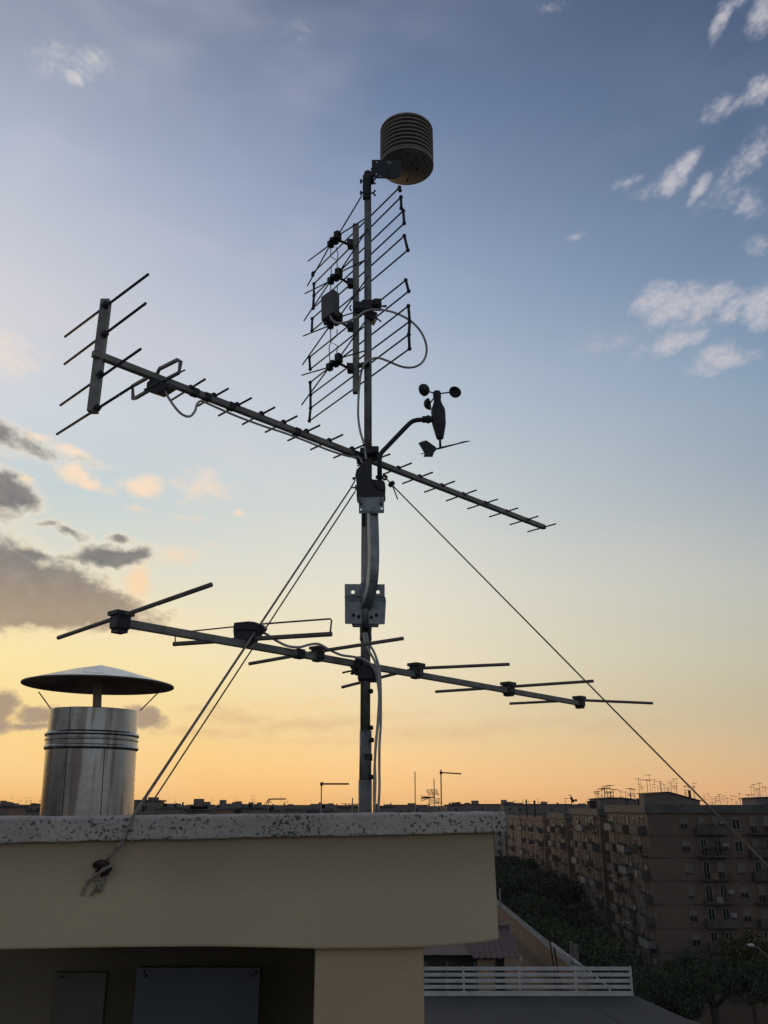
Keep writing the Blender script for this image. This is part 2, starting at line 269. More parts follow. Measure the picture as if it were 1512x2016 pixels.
# ------------------------------------------------------------------ mesh builder and object helpers
ORG = {}
class MB:
    def __init__(s): s.v = []; s.f = []; s.sm = []
    def add(s, vs, fs, smooth=False):
        n = len(s.v); s.v += [Vector(v) for v in vs]; s.f += [tuple(i + n for i in f) for f in fs]; s.sm += [smooth] * len(fs); return s
    def box(s, c, size, R3=None):
        hx, hy, hz = size[0]/2, size[1]/2, size[2]/2; c = Vector(c); R3 = R3 or Matrix.Identity(3)
        vs = [c + R3 @ Vector((x*hx, y*hy, z*hz)) for x in (-1, 1) for y in (-1, 1) for z in (-1, 1)]
        return s.add(vs, [(0,1,3,2),(4,6,7,5),(0,4,5,1),(2,3,7,6),(0,2,6,4),(1,5,7,3)])
    def cham(s, c, size, R3=None, k=.12):      # box with chamfered vertical edges and small top chamfer
        hx, hy, hz = size[0]/2, size[1]/2, size[2]/2; d = min(hx, hy, hz) * k * 2; c = Vector(c); R3 = R3 or Matrix.Identity(3)
        vs = []
        for z, q in ((-hz, d), (-hz + d, 0), (hz - d, 0), (hz, d)):
            a, b = hx - q, hy - q
            for x, y in ((a-d, -b), (a, -b+d), (a, b-d), (a-d, b), (-a+d, b), (-a, b-d), (-a, -b+d), (-a+d, -b)): vs.append(c + R3 @ Vector((x, y, z)))
        fs = [tuple(range(7, -1, -1)), tuple(range(24, 32))]
        for k_ in range(3):
            for i in range(8): fs.append((k_*8+i, k_*8+(i+1) % 8, k_*8+8+(i+1) % 8, k_*8+8+i))
        return s.add(vs, fs)
    def tube(s, pts, r, n=10, caps=True, square=False):
        pts = [Vector(p) for p in pts]; rs = r if isinstance(r, (list, tuple)) else [r] * len(pts)
        if square: n = 4
        base = None; vs = []
        for i, p in enumerate(pts):
            t = (pts[min(i+1, len(pts)-1)] - pts[max(i-1, 0)]).normalized()
            if base is None:
                a = Vector((0, 0, 1)) if abs(t.z) < .9 else Vector((1, 0, 0))
                base = (a - t * a.dot(t)).normalized()
            else: base = (base - t * base.dot(t)).normalized()
            bn = t.cross(base)
            for k in range(n):
                th = 2 * math.pi * k / n + (math.pi / 4 if square else 0); rr = rs[i] * (1.4142 if square else 1)
                vs.append(p + base * math.cos(th) * rr + bn * math.sin(th) * rr)
        fs = []
        for i in range(len(pts) - 1):
            for k in range(n): fs.append((i*n+k, i*n+(k+1) % n, (i+1)*n+(k+1) % n, (i+1)*n+k))
        if caps: fs += [tuple(range(n-1, -1, -1)), tuple(range((len(pts)-1)*n, len(pts)*n))]
        s.add(vs, fs, not square)
        if caps: s.sm[-1] = s.sm[-2] = False
        return s
    def lathe(s, c, prof, n=32, axis=Vector((0, 0, 1)), smooth=True, close=True):
        axis = Vector(axis).normalized(); a = Vector((1, 0, 0)) if abs(axis.x) < .9 else Vector((0, 1, 0))
        e1 = (a - axis * a.dot(axis)).normalized(); e2 = axis.cross(e1); c = Vector(c)
        vs = [c + axis * z + (e1 * math.cos(2*math.pi*k/n) + e2 * math.sin(2*math.pi*k/n)) * r for r, z in prof for k in range(n)]
        fs = [(i*n+k, i*n+(k+1) % n, (i+1)*n+(k+1) % n, (i+1)*n+k) for i in range(len(prof)-1) for k in range(n)]
        s.add(vs, fs, smooth)
        if close: s.add(vs[:n], [tuple(range(n-1, -1, -1))]); s.add(vs[-n:], [tuple(range(n))])
        return s
    def ball(s, c, r, n=10):
        pr = [(max(1e-4, r * math.sin(math.pi*i/6)), -r * math.cos(math.pi*i/6)) for i in range(7)]
        return s.lathe(c, pr, n, close=False)
    def prism(s, poly, depth, holes=()):       # poly/holes: 3D points in a plane; depth: Vector
        loops = [[Vector(p) for p in poly]] + [[Vector(p) for p in h] for h in holes]
        flat_ = [p for l in loops for p in l]; n = len(flat_); depth = Vector(depth)
        tris = geometry.tessellate_polygon(loops) if holes else [tuple(range(n))]
        fs = [tuple(t) for t in tris] + [tuple(i + n for i in reversed(t)) for t in tris]
        o = 0
        for l in loops:
            m = len(l)
            for i in range(m): fs.append((o+i, o+(i+1) % m, o+(i+1) % m+n, o+i+n))
            o += m
        return s.add(flat_ + [p + depth for p in flat_], fs)
    def build(s, name, m, parent=None, bevel=0.0):
        me = bpy.data.meshes.new(name); o0 = ORG.get(parent.name, Vector()) if parent else Vector()
        me.from_pydata([tuple(v - o0) for v in s.v], [], s.f); me.update()
        bm = bmesh.new(); bm.from_mesh(me); bmesh.ops.recalc_face_normals(bm, faces=bm.faces); bm.to_mesh(me); bm.free()
        if len(me.polygons) == len(s.sm):
            me.polygons.foreach_set('use_smooth', s.sm)
        me.materials.append(M[m] if isinstance(m, str) else m)
        o = bpy.data.objects.new(name, me); COL.objects.link(o)
        if parent: o.parent = parent; ORG[o.name] = o0
        else: ORG[o.name] = Vector()
        if bevel:
            b = o.modifiers.new('bevel', 'BEVEL'); b.width = bevel; b.segments = 2; b.limit_method = 'ANGLE'
        return o
def thing(name, label, cat, loc=(0, 0, 0), group=None):
    o = bpy.data.objects.new(name, None); COL.objects.link(o); o.location = loc; ORG[o.name] = Vector(loc)
    o.empty_display_size = .1
    o['label'] = label; o['category'] = cat
    if group: o['group'] = group
    return o
def tag(o, label, cat, group=None):
    o['label'] = label; o['category'] = cat
    if group: o['group'] = group
    return o
def recentre(o, loc):                          # put a single-mesh thing's origin at its base
    loc = Vector(loc); o.data.transform(Matrix.Translation(-loc)); o.location = loc; return o
def struct(o): o['kind'] = 'structure'; return o
def copy_tree(o, loc=None, rz=0, parent=None, label=None, group=None):
    c = o.copy(); COL.objects.link(c); c.parent = parent
    if loc is not None: c.location = loc; c.rotation_euler = (0, 0, rz)
    if label: c['label'] = label
    if group: c['group'] = group
    for ch in list(o.children): copy_tree(ch, None, 0, c)
    return c
def smooth_path(pts, k=4):
    pts = [Vector(p) for p in pts]; out = []
    for i in range(len(pts) - 1):
        p0, p1, p2, p3 = pts[max(i-1, 0)], pts[i], pts[i+1], pts[min(i+2, len(pts)-1)]
        for j in range(k):
            t = j / k
            out.append(.5*((2*p1) + (-p0+p2)*t + (2*p0-5*p1+4*p2-p3)*t*t + (-p0+3*p1-3*p2+p3)*t**3))
    return out + [pts[-1]]
def circle(c, r, n=14, u=Vector((1, 0, 0)), v=Vector((0, 0, 1))):
    return [Vector(c) + u*math.cos(2*math.pi*i/n)*r + v*math.sin(2*math.pi*i/n)*r for i in range(n)]

# ================================================================== SETTING
g = MB(); g.add([(-1590, -1590, 0), (1590, -1590, 0), (1590, 1590, 0), (-1590, 1590, 0)], [(0, 1, 2, 3)])
struct(g.build('ground', 'ground'))
ROADX0, ROADX1 = 14.0, 30.0
g = MB(); g.add([(ROADX0, -60, .004), (ROADX1, -60, .004), (ROADX1, 420, .004), (ROADX0, 420, .004)], [(0, 1, 2, 3)])
struct(g.build('road', 'asphalt'))
g = MB(); g.add([(ROADX1+6, 108, .008), (110, 108, .008), (110, 124, .008), (ROADX1+6, 124, .008)], [(0, 1, 2, 3)])
struct(g.build('side_road', 'asphalt'))
g = MB(); g.box((66, 129.4, .07), (56, 10.6, .13)); struct(g.build('pavement', 'cityC'))
for x0, x1 in ((10.5, ROADX0), (ROADX1, 37.4)):
    g = MB(); g.box(((x0+x1)/2, 180, .07), (x1-x0, 480, .13)); struct(g.build('pavement', 'pavement'))
g = MB()
for k in range(60): g.box((22, -40 + k*7.5, .008), (.14, 3.2, .004))
struct(g.build('lane_marking', 'paint'))

# ================================================================== ROOFTOP CABIN (foreground wall)
A2 = P(0, 1650, 2.31); B2 = P(975, 1650, 2.47)
wd = Vector((B2.x - A2.x, B2.y - A2.y, 0)).normalized(); wn_ = Vector((wd.y, -wd.x, 0))      # wn_ points to the camera
def PW(px, py, off=0.0):                       # point on the wall's front plane (off: towards the camera)
    r = ray(px, py); a = Vector((A2.x, A2.y, 0)) + wn_ * off
    t = wn_.dot(a) / (wn_.x * r.x + wn_.y * r.y)
    return Vector((0, 0, E)) + r * t
CT = E + (P(490, 1606, 2.4).z - E)             # top of coping
cabin = thing('rooftop_cabin', 'cream plastered rooftop cabin with speckled stone coping over a dark recess, in the foreground', 'cabin', (A2.x + .6, 3.0, E - 1.62))
DEP = 1.75
# fascia: a deep plastered beam with a slightly wavy bottom edge
xs = [-420, -250, -120] + list(range(0, 983, 45)) + [983]
def bot(px):
    t = [(-420, 1874), (0, 1870), (200, 1866), (400, 1864), (520, 1866), (640, 1869), (740, 1868), (835, 1866), (900, 1861), (950, 1856), (983, 1851)]
    for (a, ya), (b, yb) in zip(t, t[1:]):
        if a <= px <= b: return ya + (yb - ya) * (px - a) / (b - a)
def topc(px): return 1662 - 22 * px / 975
def topx(px): return px if px < 983 else 972
m = MB(); top = [PW(topx(x), topc(x) - 6) for x in xs]; bo = [PW(x, bot(x)) for x in xs]
n = len(xs); back = -wn_ * .16
vs = top + bo + [p + back for p in top] + [p + back for p in bo]
fs = []
for i in range(n-1): fs += [(i, i+1, n+i+1, n+i), (2*n+i, 3*n+i, 3*n+i+1, 2*n+i+1), (i, 2*n+i, 2*n+i+1, i+1), (n+i, n+i+1, 3*n+i+1, 3*n+i)]
fs += [(0, n, 3*n, 2*n), (n-1, 2*n+n-1, 3*n+n-1, n+n-1)]
m.add(vs, fs); fa = m.build('fascia', 'fascia', cabin, bevel=.006)
fa.data.transform(Matrix.Translation((0, 0, ORG[cabin.name].z - CT))); fa.location = (0, 0, CT - ORG[cabin.name].z)
# coping: irregular stone slab
random.seed(3)
m = MB(); cx = [-420, -300, -150] + [i*24 for i in range(0, 41)] + [984, 996]
n = len(cx); rows = []
for off, which in ((-.30, 't'), (-.02, 't'), (0, 'te'), (0, 'b'), (-.30, 'b')):
    row = []
    for x in cx:
        ty = 1612 - 10 * max(0, x) / 980 + random.uniform(-1.2, 1.2); by = 1660 - 21 * x / 990 + random.uniform(-1, 1)
        xx = x + (random.uniform(-5, 3) if x == 996 else 0)
        pt = PW(xx, ty, .018); pb = PW(xx, by, .018)
        if which == 't': q = pt + wn_ * off + Vector((0, 0, .004 if off > -.1 else .004))
        elif which == 'te': q = pt.copy()
        else: q = pb + wn_ * off
        row.append(q)
    rows.append(row)
vs = [p for r_ in rows for p in r_]
fs = [(k*n+i, k*n+i+1, (k+1)*n+i+1, (k+1)*n+i) for k in range(4) for i in range(n-1)] + [(4*n+i, 4*n+i+1, i+1, i) for i in range(n-1)]
fs += [tuple(k*n for k in range(5)), tuple(k*n+n-1 for k in (4, 3, 2, 1, 0))]
m.add(vs, fs); m.build('coping', 'stone', cabin, bevel=.004)
XR = PW(975, 1750).x; XL = PW(-420, 1700).x
RZ = CT - .075                                  # roof slab top
BZ = PW(400, 1864).z + .035                     # underside of slab
m = MB(); q = [Vector((XL, PW(-420, 1700).y + .14, BZ)), Vector((XR, B2.y + .14, BZ)), Vector((XR, 4.3, BZ)), Vector((XL, 4.3, BZ))]
m.prism(q, (0, 0, RZ - BZ)); m.build('roof_slab', 'roofc', cabin)
# front pillar, set back 3 cm
ZF = E - 1.62
pa, pb_ = PW(620, 1880, -.03), PW(834, 1880, -.03)
m = MB(); m.prism([Vector((pa.x, pa.y, ZF)), Vector((pb_.x, pb_.y, ZF)), Vector((pb_.x, pb_.y + .35, ZF)), Vector((pa.x, pa.y + .35, ZF))], (0, 0, BZ - ZF - .002))
m.build('pillar', 'pillar', cabin, bevel=.004)
YB = 3.15
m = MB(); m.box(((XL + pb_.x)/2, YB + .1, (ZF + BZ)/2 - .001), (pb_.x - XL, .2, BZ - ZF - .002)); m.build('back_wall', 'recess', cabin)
m = MB(); m.box((pb_.x - .06, (pb_.y + .35 + YB)/2, (ZF + BZ)/2 - .001), (.12, YB - pb_.y - .35 - .004, BZ - ZF - .004)); m.build('side_wall', 'pillar', cabin)
# boards leaning inside the recess
def board(px0, px1, py, Y, mt, label):
    a, b = P(px0, py, Y), P(px1, py, Y); mm = MB(); mm.box(((a.x+b.x)/2, Y + .015, (a.z + ZF)/2), (b.x-a.x, .03, a.z - ZF))
    o = mm.build('storage_board', mt); sc_px = [(px0 + 14, py + 8), (px1 - 8, py + 8), (px0 + 18, py + 16), (px1 - 14, py + 16)]
    for q in (sc_px if px1 > 300 else sc_px[:1]):
        k_ = MB(); k_.lathe(P(*q, Y) - Vector(((a.x+b.x)/2, Y, ZF)), [(.0045, 0), (.0045, .002), (.002, .004)], 8, axis=(0, -1, 0)); k_.build('screw', 'bolt').parent = o
    recentre(o, ((a.x+b.x)/2, Y, ZF)); tag(o, label, 'board'); 
    return o
board(270, 512, 1905, 2.92, 'board', 'blue grey flat panel standing in the dark recess beside the cream pillar')
board(108, 210, 1915, 2.92, 'board2', 'narrow brown panel standing in the dark recess, far left under the wall')
# terrace floor and the building body below
m = MB(); m.box(((XL - 3 + 1.6)/2, .2, ZF - .15), (1.6 - XL + 3, 9.0, .3)); struct(m.build('terrace', 'floor'))
hb = thing('apartment_building', 'cream building under the terrace the photo is taken from', 'building', (-2, 0, 0))
m = MB(); m.box(((XL - 3 + 1.6)/2, .2, (ZF - .3)/2), (1.6 - XL + 2.96, 8.96, ZF - .302)); m.build('wall', 'pillar', hb)

# ================================================================== CHIMNEY
CX = -1.0158; cz = lambda y: P(186, y, 3.1 - .16).z
chim = thing('chimney_flue', 'round stainless steel chimney flue with conical rain cowl behind the coping', 'chimney', (CX - .013, 3.1, RZ))
zb, z1, z2, zt = RZ, cz(1466), cz(1441), cz(1390)
def tilt(mb):                                    # the flue leans a little
    for v in mb.v: v.x -= (v.z - (E + .1)) * .041
    return mb
c0 = (CX, 3.1, 0)
m = MB(); m.lathe(c0, [(.1515, zb), (.1510, z1 - .004)], 48, close=False); tilt(m).build('lower_pipe', 'flue', chim)
m = MB(); m.lathe(c0, [(.1495, z2 + .006), (.1490, zt - .004), (.1490, zt - .001), (.1475, zt), (.1460, zt - .001), (.1460, z2)], 64, close=False); tilt(m).build('upper_pipe', 'flue', chim)
def bead(za, r, h=.012): return [(r-.008, za-h), (r, za-h*.6), (r+.003, za), (r, za+h*.6), (r-.008, za+h)]
m = MB(); m.lathe(c0, bead(z2, .1565, .010), 64, close=False); m.lathe(c0, [(.1545, z1), (.1545, z2-.004)], 64, close=False); m.lathe(c0, bead(z2 - .018, .1545, .006), 64, close=False); m.lathe(c0, bead(z1 - .002, .156, .011), 64, close=False)
tilt(m).build('joint_collar', 'flue', chim)
for ang in (257, 304):
    x, y = math.cos(R(ang)), math.sin(R(ang)); m = MB()
    m.tube([(CX + x*.1515, 3.1 + y*.1515, zb), (CX + x*.1511, 3.1 + y*.1511, z1 - .014)], .0013, 6)
    if ang != 304: m.tube([(CX + x*.1496, 3.1 + y*.1496, z2 + .01), (CX + x*.1491, 3.1 + y*.1491, zt)], .0013, 6)
    tilt(m).build('seam', 'bolt', chim)
CCX = P(195, 1352, 3.1).x; rz_, az_ = P(192, 1351, 3.1).z, P(200, 1311, 3.1).z
m = MB(); m.lathe((CCX, 3.1, 0), [(.261, rz_), (.259, rz_ + .003), (.09, rz_ + (az_-rz_)*.70), (.0005, az_)], 64, close=False)
o = m.build('cowl', 'dirtmetal', chim)
o2 = MB(); o2.lathe((CCX, 3.1, 0), [(.2605, rz_ + .0045), (.09, rz_ + (az_-rz_)*.70 + .004), (.0005, az_ + .003)], 64, close=False); o2.build('cowl_top', 'flue', chim)
m = MB(); m.prism([P(182, 1396, 2.972), P(199, 1396, 2.972), P(201, 1337, 2.972), P(184, 1337, 2.972)], (0, .003, 0))
m.build('strap', 'dirtmetal', chim)
for (xa, ya, xb, yb) in ((102, 1398, 76, 1362), (276, 1399, 318, 1357)):
    m = MB(); m.tube([P(xa, ya, 3.12), P(xb, yb, 3.12)], .0022, 6); m.build('strap', 'dirtmetal', chim)

# ================================================================== MAST
YM = 3.0
mast = thing('antenna_mast', 'grey steel antenna mast with telescoping tubes rising behind the coping', 'mast', (P(720, 1604, YM).x, YM, RZ))
def seg(name, p0, p1, wpx, mt='galv', Y=YM, **k):
    a, b = P(*p0, Y), P(*p1, Y); d = (a - Vector((0, 0, E))).y * CP + (a.z - E) * SP
    r = wpx / F * d / 2; m = MB(); m.tube([a, b], r, 20, **k); return m.build(name, mt, mast), r
a = P(719, 1600, YM); a.z = RZ
m = MB(); m.tube([Vector((a.x, YM, RZ)), P(719, 1536, YM)], .0226, 22); m.build('tube', 'galv', mast)
m = MB(); m.tube([P(719, 1537, YM), P(720, 1439, YM)], .0204, 22); m.build('tube', 'galv', mast)
m = MB(); m.tube([P(719, 1440, YM), P(720.7, 985, YM)], .0172, 22); m.build('tube', 'galv', mast)
m = MB(); m.tube([P(724.5, 1000, YM), P(724, 343, YM)], .0150, 22); m.build('tube', 'galv', mast)
for px, py in ((729.5, 1361), (729.5, 1433), (731, 1457), (730, 1530)):
    c = P(px, py, YM - .012); m = MB(); m.lathe(c - Vector((.012, 0, 0)), [(.004, 0), (.004, .01), (.009, .0105), (.009, .018), (.006, .021)], 6, axis=(1, -.3, 0), smooth=False); m.build('bolt', 'bolt', mast)
m = MB(); c = P(724, 1491, YM - .0215); m.prism([c + Vector((-.014, 0, .011)), c + Vector((.015, .004, .012)), c + Vector((.016, .004, -.011)), c + Vector((-.009, 0, -.011))], (0, .003, 0)); m.build('tape', 'black', mast)
m = MB(); m.lathe(P(720, 1247, YM), [(.0195, -.028), (.0215, -.02), (.0205, 0), (.0215, .02), (.0195, .03)], 16); m.build('tape', 'black', mast)
# bracket: plate + bent square arm
brk = thing('mast_bracket', 'zinc plated mast bracket with holed V plate and bent square arm', 'bracket', P(719, 1190, 2.965))
def poly(pts, Y): return [P(x, y, Y) for x, y in pts]
def hole(px, py, rpx, Y):
    c = P(px, py, Y); d = Y*CP + (c.z-E)*SP; return circle(c, rpx/F*d)
m = MB()
yf, yb2 = 2.955, 2.940
m.prism(poly([(678.5, 1149.5), (757.5, 1150), (757.5, 1175), (678.5, 1173)], 2.950), (0, .004, 0), [hole(694.7, 1165.5, 3.7, 2.950), hole(744, 1165.5, 3.7, 2.950)])
a, b = P(678.5, 1173, 2.952), P(759, 1175, 2.952); c_, d_ = P(760, 1185, 2.932), P(678.7, 1185, 2.932)
m.prism([a, b, c_, d_], (0, .004, 0))
m.prism(poly([(678.7, 1185), (760, 1185), (757.5, 1229), (679, 1228)], 2.932), (0, .004, 0))
m.prism(poly([(692, 1227), (746, 1227), (745, 1233), (694, 1233)], 2.942), (0, .02, 0))
m.build('plate', 'galv_light', brk, bevel=.001)
m = MB(); m.tube([P(719, 1229.5, 2.929), P(719, 1190, 2.925), P(714, 1150, 2.945)], .011, 14); m.build('channel', 'galv_light', brk)
for px, py in ((696, 1211), (741, 1211), (706.5, 1214), (731, 1215)):
    m = MB(); m.lathe(P(px, py, 2.932), [(.0065, -.004), (.0065, .003), (.0045, .004), (.0045, .009)], 6, axis=(0, -1, 0), smooth=False); m.build('bolt', 'bolt', brk)
pts = smooth_path([P(719, 1192, 2.925), P(727, 1172, 2.888), P(733, 1142, 2.86), P(735.4, 1088, 2.855), P(733.4, 1008, 2.87), P(732.5, 985, 2.875)], 5)
m = MB(); m.tube(pts, .0163, square=True); m.build('arm', 'galv_light', brk, bevel=.003)
m = MB(); m.prism(poly([(706.2, 979.5), (755.8, 978.5), (756.2, 1005), (706.6, 1006)], 2.850), (0, .004, 0), [hole(710.9, 1002.8, 1.9, 2.850), hole(751.6, 1000.9, 1.9, 2.850)])
m.prism([P(706.6, 1006, 2.850), P(756.2, 1005, 2.850), P(756, 1009.5, 2.840), P(706.7, 1010.5, 2.840)], (0, .004, 0))
m.build('clamp_plate', 'galv_light', brk, bevel=.001)
for px in (708.8, 750):
    m = MB(); m.tube([P(px, 992, 2.846), P(px, 978, 2.832)], .0034, 8); m.tube([P(px+.6, 992, 2.847), P(px+.6, 985, 2.840)], .006, 6); m.build('bolt', 'galv_light', brk)
# small left pole clip
m = MB(); m.box(P(716, 1022, 2.975), (.012, .02, .05)); m.build('clip', 'black', mast)

# ================================================================== RADIATION SHIELD
SX = P(801, 329, 3.05); SB = P(801, 329, 3.05).z; ST = P(801, 254, 3.05).z; SR = .1165
sh = thing('radiation_shield', 'round cream louvred weather sensor shield on top of the mast', 'weather sensor', (SX.x, 3.05, SB))
h = ST - SB; k = 9
for i in range(k):
    z0 = SB + .012 + i * (h - .02) / k; m = MB(); dz = (h - .02) / k
    if i < k-1: m.lathe((SX.x, 3.05, 0), [(.085, z0 + dz*.62), (SR - .001, z0 + .002), (SR, z0 + .003), (SR, z0 + dz*.40), (SR - .004, z0 + dz*.46), (.088, z0 + dz*.98)], 56)
    else: m.lathe((SX.x, 3.05, 0), [(.085, z0 + dz*.5), (SR, z0), (SR, z0 + dz*.5), (SR-.012, z0 + dz*.95), (.06, ST + .003), (.001, ST + .004)], 56)
    m.build('louvre', 'shield', sh)
m = MB(); m.lathe((SX.x, 3.05, 0), [(.001, SB), (SR - .001, SB), (SR, SB + .002), (SR, SB + .009), (SR-.004, SB+.011), (.08, SB + .012)], 56, close=False); m.build('base_plate', 'shield', sh)
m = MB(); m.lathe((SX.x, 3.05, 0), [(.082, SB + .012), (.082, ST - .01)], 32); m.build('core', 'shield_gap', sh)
for px, py in ((789, 293), (803, 300), (835, 308), (840, 327), (821, 332), (802, 355), (820, 310), (812, 322)):
    r = ray(px, py); t = (SB - E) / r.z; c = Vector((r.x*t, r.y*t, SB - .001)); m = MB(); m.lathe(c, [(.0045, 0), (.0045, -.004), (.002, -.006)], 8); m.build('screw', 'black', sh)
m = MB(); r = ray(836, 322); t = (SB - E) / r.z; c = Vector((r.x*t, r.y*t, SB)); m.tube([c, c - Vector((0, 0, .022))], .0016, 6); m.build('screw', 'galv_light', sh)
m = MB(); m.prism(poly([(732, 314.5), (758, 314.5), (790, 317), (789, 346), (780, 351), (739, 350), (732, 346)], 2.92), (0, .004, 0), [hole(741.2, 318.3, 1.7, 2.92), hole(741.2, 341.8, 1.7, 2.92), hole(749, 346, 1.6, 2.92)])
r = [P(762, 318, 2.925), P(789, 319, 2.925)]
m.prism([P(758, 316, 2.924), P(790, 317, 2.924), P(790, 317, 2.924) + Vector((0, .06, .012)), P(758, 316, 2.924) + Vector((0, .06, .012))], (0, 0, .003))
m.build('bracket', 'black', sh)
m = MB(); m.lathe(P(766, 323, 2.92), [(.012, 0), (.012, .004), (.006, .005), (.006, .012)], 14, axis=(0, -1, 0)); c = P(766, 323, 2.91); m.tube([c, c - Vector((0, -.002, .026))], .0022, 6); m.build('eye_bolt', 'alu', sh)
m = MB(); a = P(723, 345, YM - .01); m.box(P(722.5, 367, YM - .012), (.036, .03, .098)); m.box(P(722, 386, YM - .014), (.034, .02, .03)); m.box(P(733, 347, 2.945), (.012, .06, .04))
m.build('clamp', 'black', sh, bevel=.003)
m = MB(); m.lathe(P(724, 343, YM), [(.0165, -.01), (.0165, .006), (.012, .012), (.001, .014)], 16, close=False); m.build('pipe_cap', 'black', sh)
for py in (357, 380):
    m = MB(); m.tube([P(709, py-.5, YM-.02), P(737, py, YM-.02)], .0035, 8); m.box(P(710.5, py, YM-.02), (.008, .014, .012))
    for s in (1, -1): m.tube([P(734.5, py, YM-.02), P(738.8, py + 5*s, YM-.02)], [.003, .0045], 6)
    m.build('wing_bolt', 'black', sh)

# ================================================================== PANEL ANTENNA (UHF grid)
pan = thing('panel_antenna', 'grid panel TV antenna with X dipoles and grey balun box below the sensor shield', 'antenna', P(700, 610, 3.0))
def up(d): return Vector((0, 0, d))
m = MB(); m.tube([P(700.5, 443, 3.0), P(701, 774, 3.0)], .0128, square=True)
m.build('boom', 'alu', pan, bevel=.002)
Ls = [(616.2,537.4),(618,558.8),(618,582.4),(616.2,607.1),(614.6,627.4),(614,651.8),(609,703.5),(610.6,727.1),(610.6,753),(611.3,777.7),(611.3,803.6),(609,828.8)]
Rs = [(786.5,369),(789.4,387.9),(793.9,414.9),(795.7,439.6),(796,464.3),(802.9,492.5),(798.8,551.6),(804.7,573.4),(804,602.3),(806.6,632.7),(805,658.5),(806.2,686.6)]
YL, YR = 3.42, 2.86
LP = [P(x, y, YL) for x, y in Ls]; RP = [P(x, y, YR) for x, y in Rs]
for a, b in zip(LP, RP): m = MB(); m.tube([a, b], .0033, 8); m.build('reflector_rod', 'rod', pan)
def bar(pts, i0, i1, extra=None):
    m = MB(); p = pts[i0:i1+1] if extra is None else [pts[i0], extra]
    m.tube(p, .0056, 8); 
    for q in p: m.ball(q, .0085)
    m.build('end_bar', 'black', pan)
bar(RP, 0, 0, P(787.5, 375, YR)); bar(RP, 1, 1, P(790, 410, YR)); bar(RP, 2, 3); bar(RP, 4, 5); bar(RP, 6, 7); bar(RP, 8, 11)
bar(LP, 0, 0, P(615.5, 542, YL)); bar(LP, 1, 3); bar(LP, 4, 5); bar(LP, 6, 7); bar(LP, 8, 11)
bays = [((664.6,464.3),(651,481),(712,386),(718,431),(606.7,514),(605,563),(692.7,482)),
        ((666.8,537.4),(651,553),(724,450.8),(717.4,512.7),(600.5,577.9),(598.2,631.9),(692.7,558.8)),
        ((666.8,624.8),(650,640.5),(726.4,542.7),(717,609),(597,661.5),(595.5,718),(692.7,644)),
        ((666.8,705.8),(648.8,722.6),(717,635),(717.4,691),(594.2,738.8),(593.7,797.3),(692.7,726))]
for (r1, l1, ra, rb, la, lb, cl) in bays:
    YI = 2.925; Rr, Ll = P(*r1, YI), P(*l1, YI + .025)
    for q in (ra, rb): m = MB(); m.tube([Rr, P(*q, YI - .125)], .0028, 8); m.build('dipole_rod', 'rod', pan)
    for q in (la, lb): m = MB(); m.tube([Ll, P(*q, YI + .17)], .0028, 8); m.build('dipole_rod', 'rod', pan)
    m = MB(); m.cham(Rr, (.022, .03, .034), Matrix.Rotation(R(-35), 3, 'Z')); m.ball(Rr + up(.016), .009); m.cham(Ll, (.02, .026, .026), Matrix.Rotation(R(-35), 3, 'Z')); m.ball(Ll - up(.01), .009)
    mid_ = (Rr + Ll) / 2; m.cham(mid_ - up(.004), (.02, .04, .016), Matrix.Rotation(R(-35), 3, 'Z'))
    m.build('insulator', 'black', pan)
    c = P(*cl, 2.985); m = MB(); m.tube([mid_ + Vector((.01, 0, 0)), (mid_ + c)/2 + up(.002), c + Vector((-.012, 0, 0))], .0055, 8); m.cham(c + Vector((-.006, -.003, 0)), (.024, .034, .034)); m.box(c + Vector((-.016, -.005, .014)), (.008, .01, .016))
    m.build('standoff', 'black', pan)
def wire(pts, Y, r=.0018, name='phasing_wire', mt='rod'):
    m = MB(); m.tube([P(x, y, Y) for x, y in pts], r, 6); m.build(name, mt, pan)
wire([(651,487),(651,505),(663.5,513),(664,532)], 2.93); wire([(662,487),(665.5,500),(663.5,514),(652,525),(652,548)], 2.935)
wire([(651,560),(651,590)], 2.93); wire([(664,560),(664,580)], 2.935); wire([(664,612),(664,625)], 2.935); wire([(646,625),(649,636)], 2.935)
wire([(651,648),(651,673),(648,684),(649.5,715)], 2.93); wire([(663.5,648),(663.5,661),(651,673),(664.5,681),(662.5,698)], 2.94)
# balun box seen from below
a = [(631.5, 584.5), (655.5, 567.5), (655.5, 612), (632.3, 631.5)]
F4 = [P(631.5,584.5,2.93), P(655.5,567.5,2.875), P(655.5,614,2.875), P(632.3,631.5,2.93)]
m = MB(); m.prism(F4, (.0245, .03, -.0035)); m.build('balun_box', 'boxgrey', pan, bevel=.003)
m = MB(); c = P(640, 634, 2.92); m.lathe(c, [(.006, 0), (.006, -.012)], 10); c = P(651, 627, 2.91); m.lathe(c, [(.007, 0), (.006, -.012)], 10); m.build('cable_gland', 'black', pan)
# mast clamp
m = MB(); m.cham(P(714, 607, 2.985), (.075, .05, .040)); m.cham(P(724, 603, 3.0), (.05, .06, .03)); m.cham(P(743, 600, 3.0), (.034, .05, .034)); m.box(P(731, 625, 3.0), (.04, .05, .035), Matrix.Rotation(R(25), 3, 'Y'))
m.build('mast_clamp', 'black', pan, bevel=.003)
m = MB(); m.tube([P(745, 601, 2.97), P(755, 603, 2.95), P(761, 602.5, 2.95)], [.003, .004, .006], 8); m.tube([P(738, 624, 2.97), P(750, 633, 2.93)], .0032, 8); m.tube([P(692, 612, 2.96), P(688, 607, 2.96), P(691, 601, 2.97)], .003, 8); m.build('wing_bolts', 'black', pan)
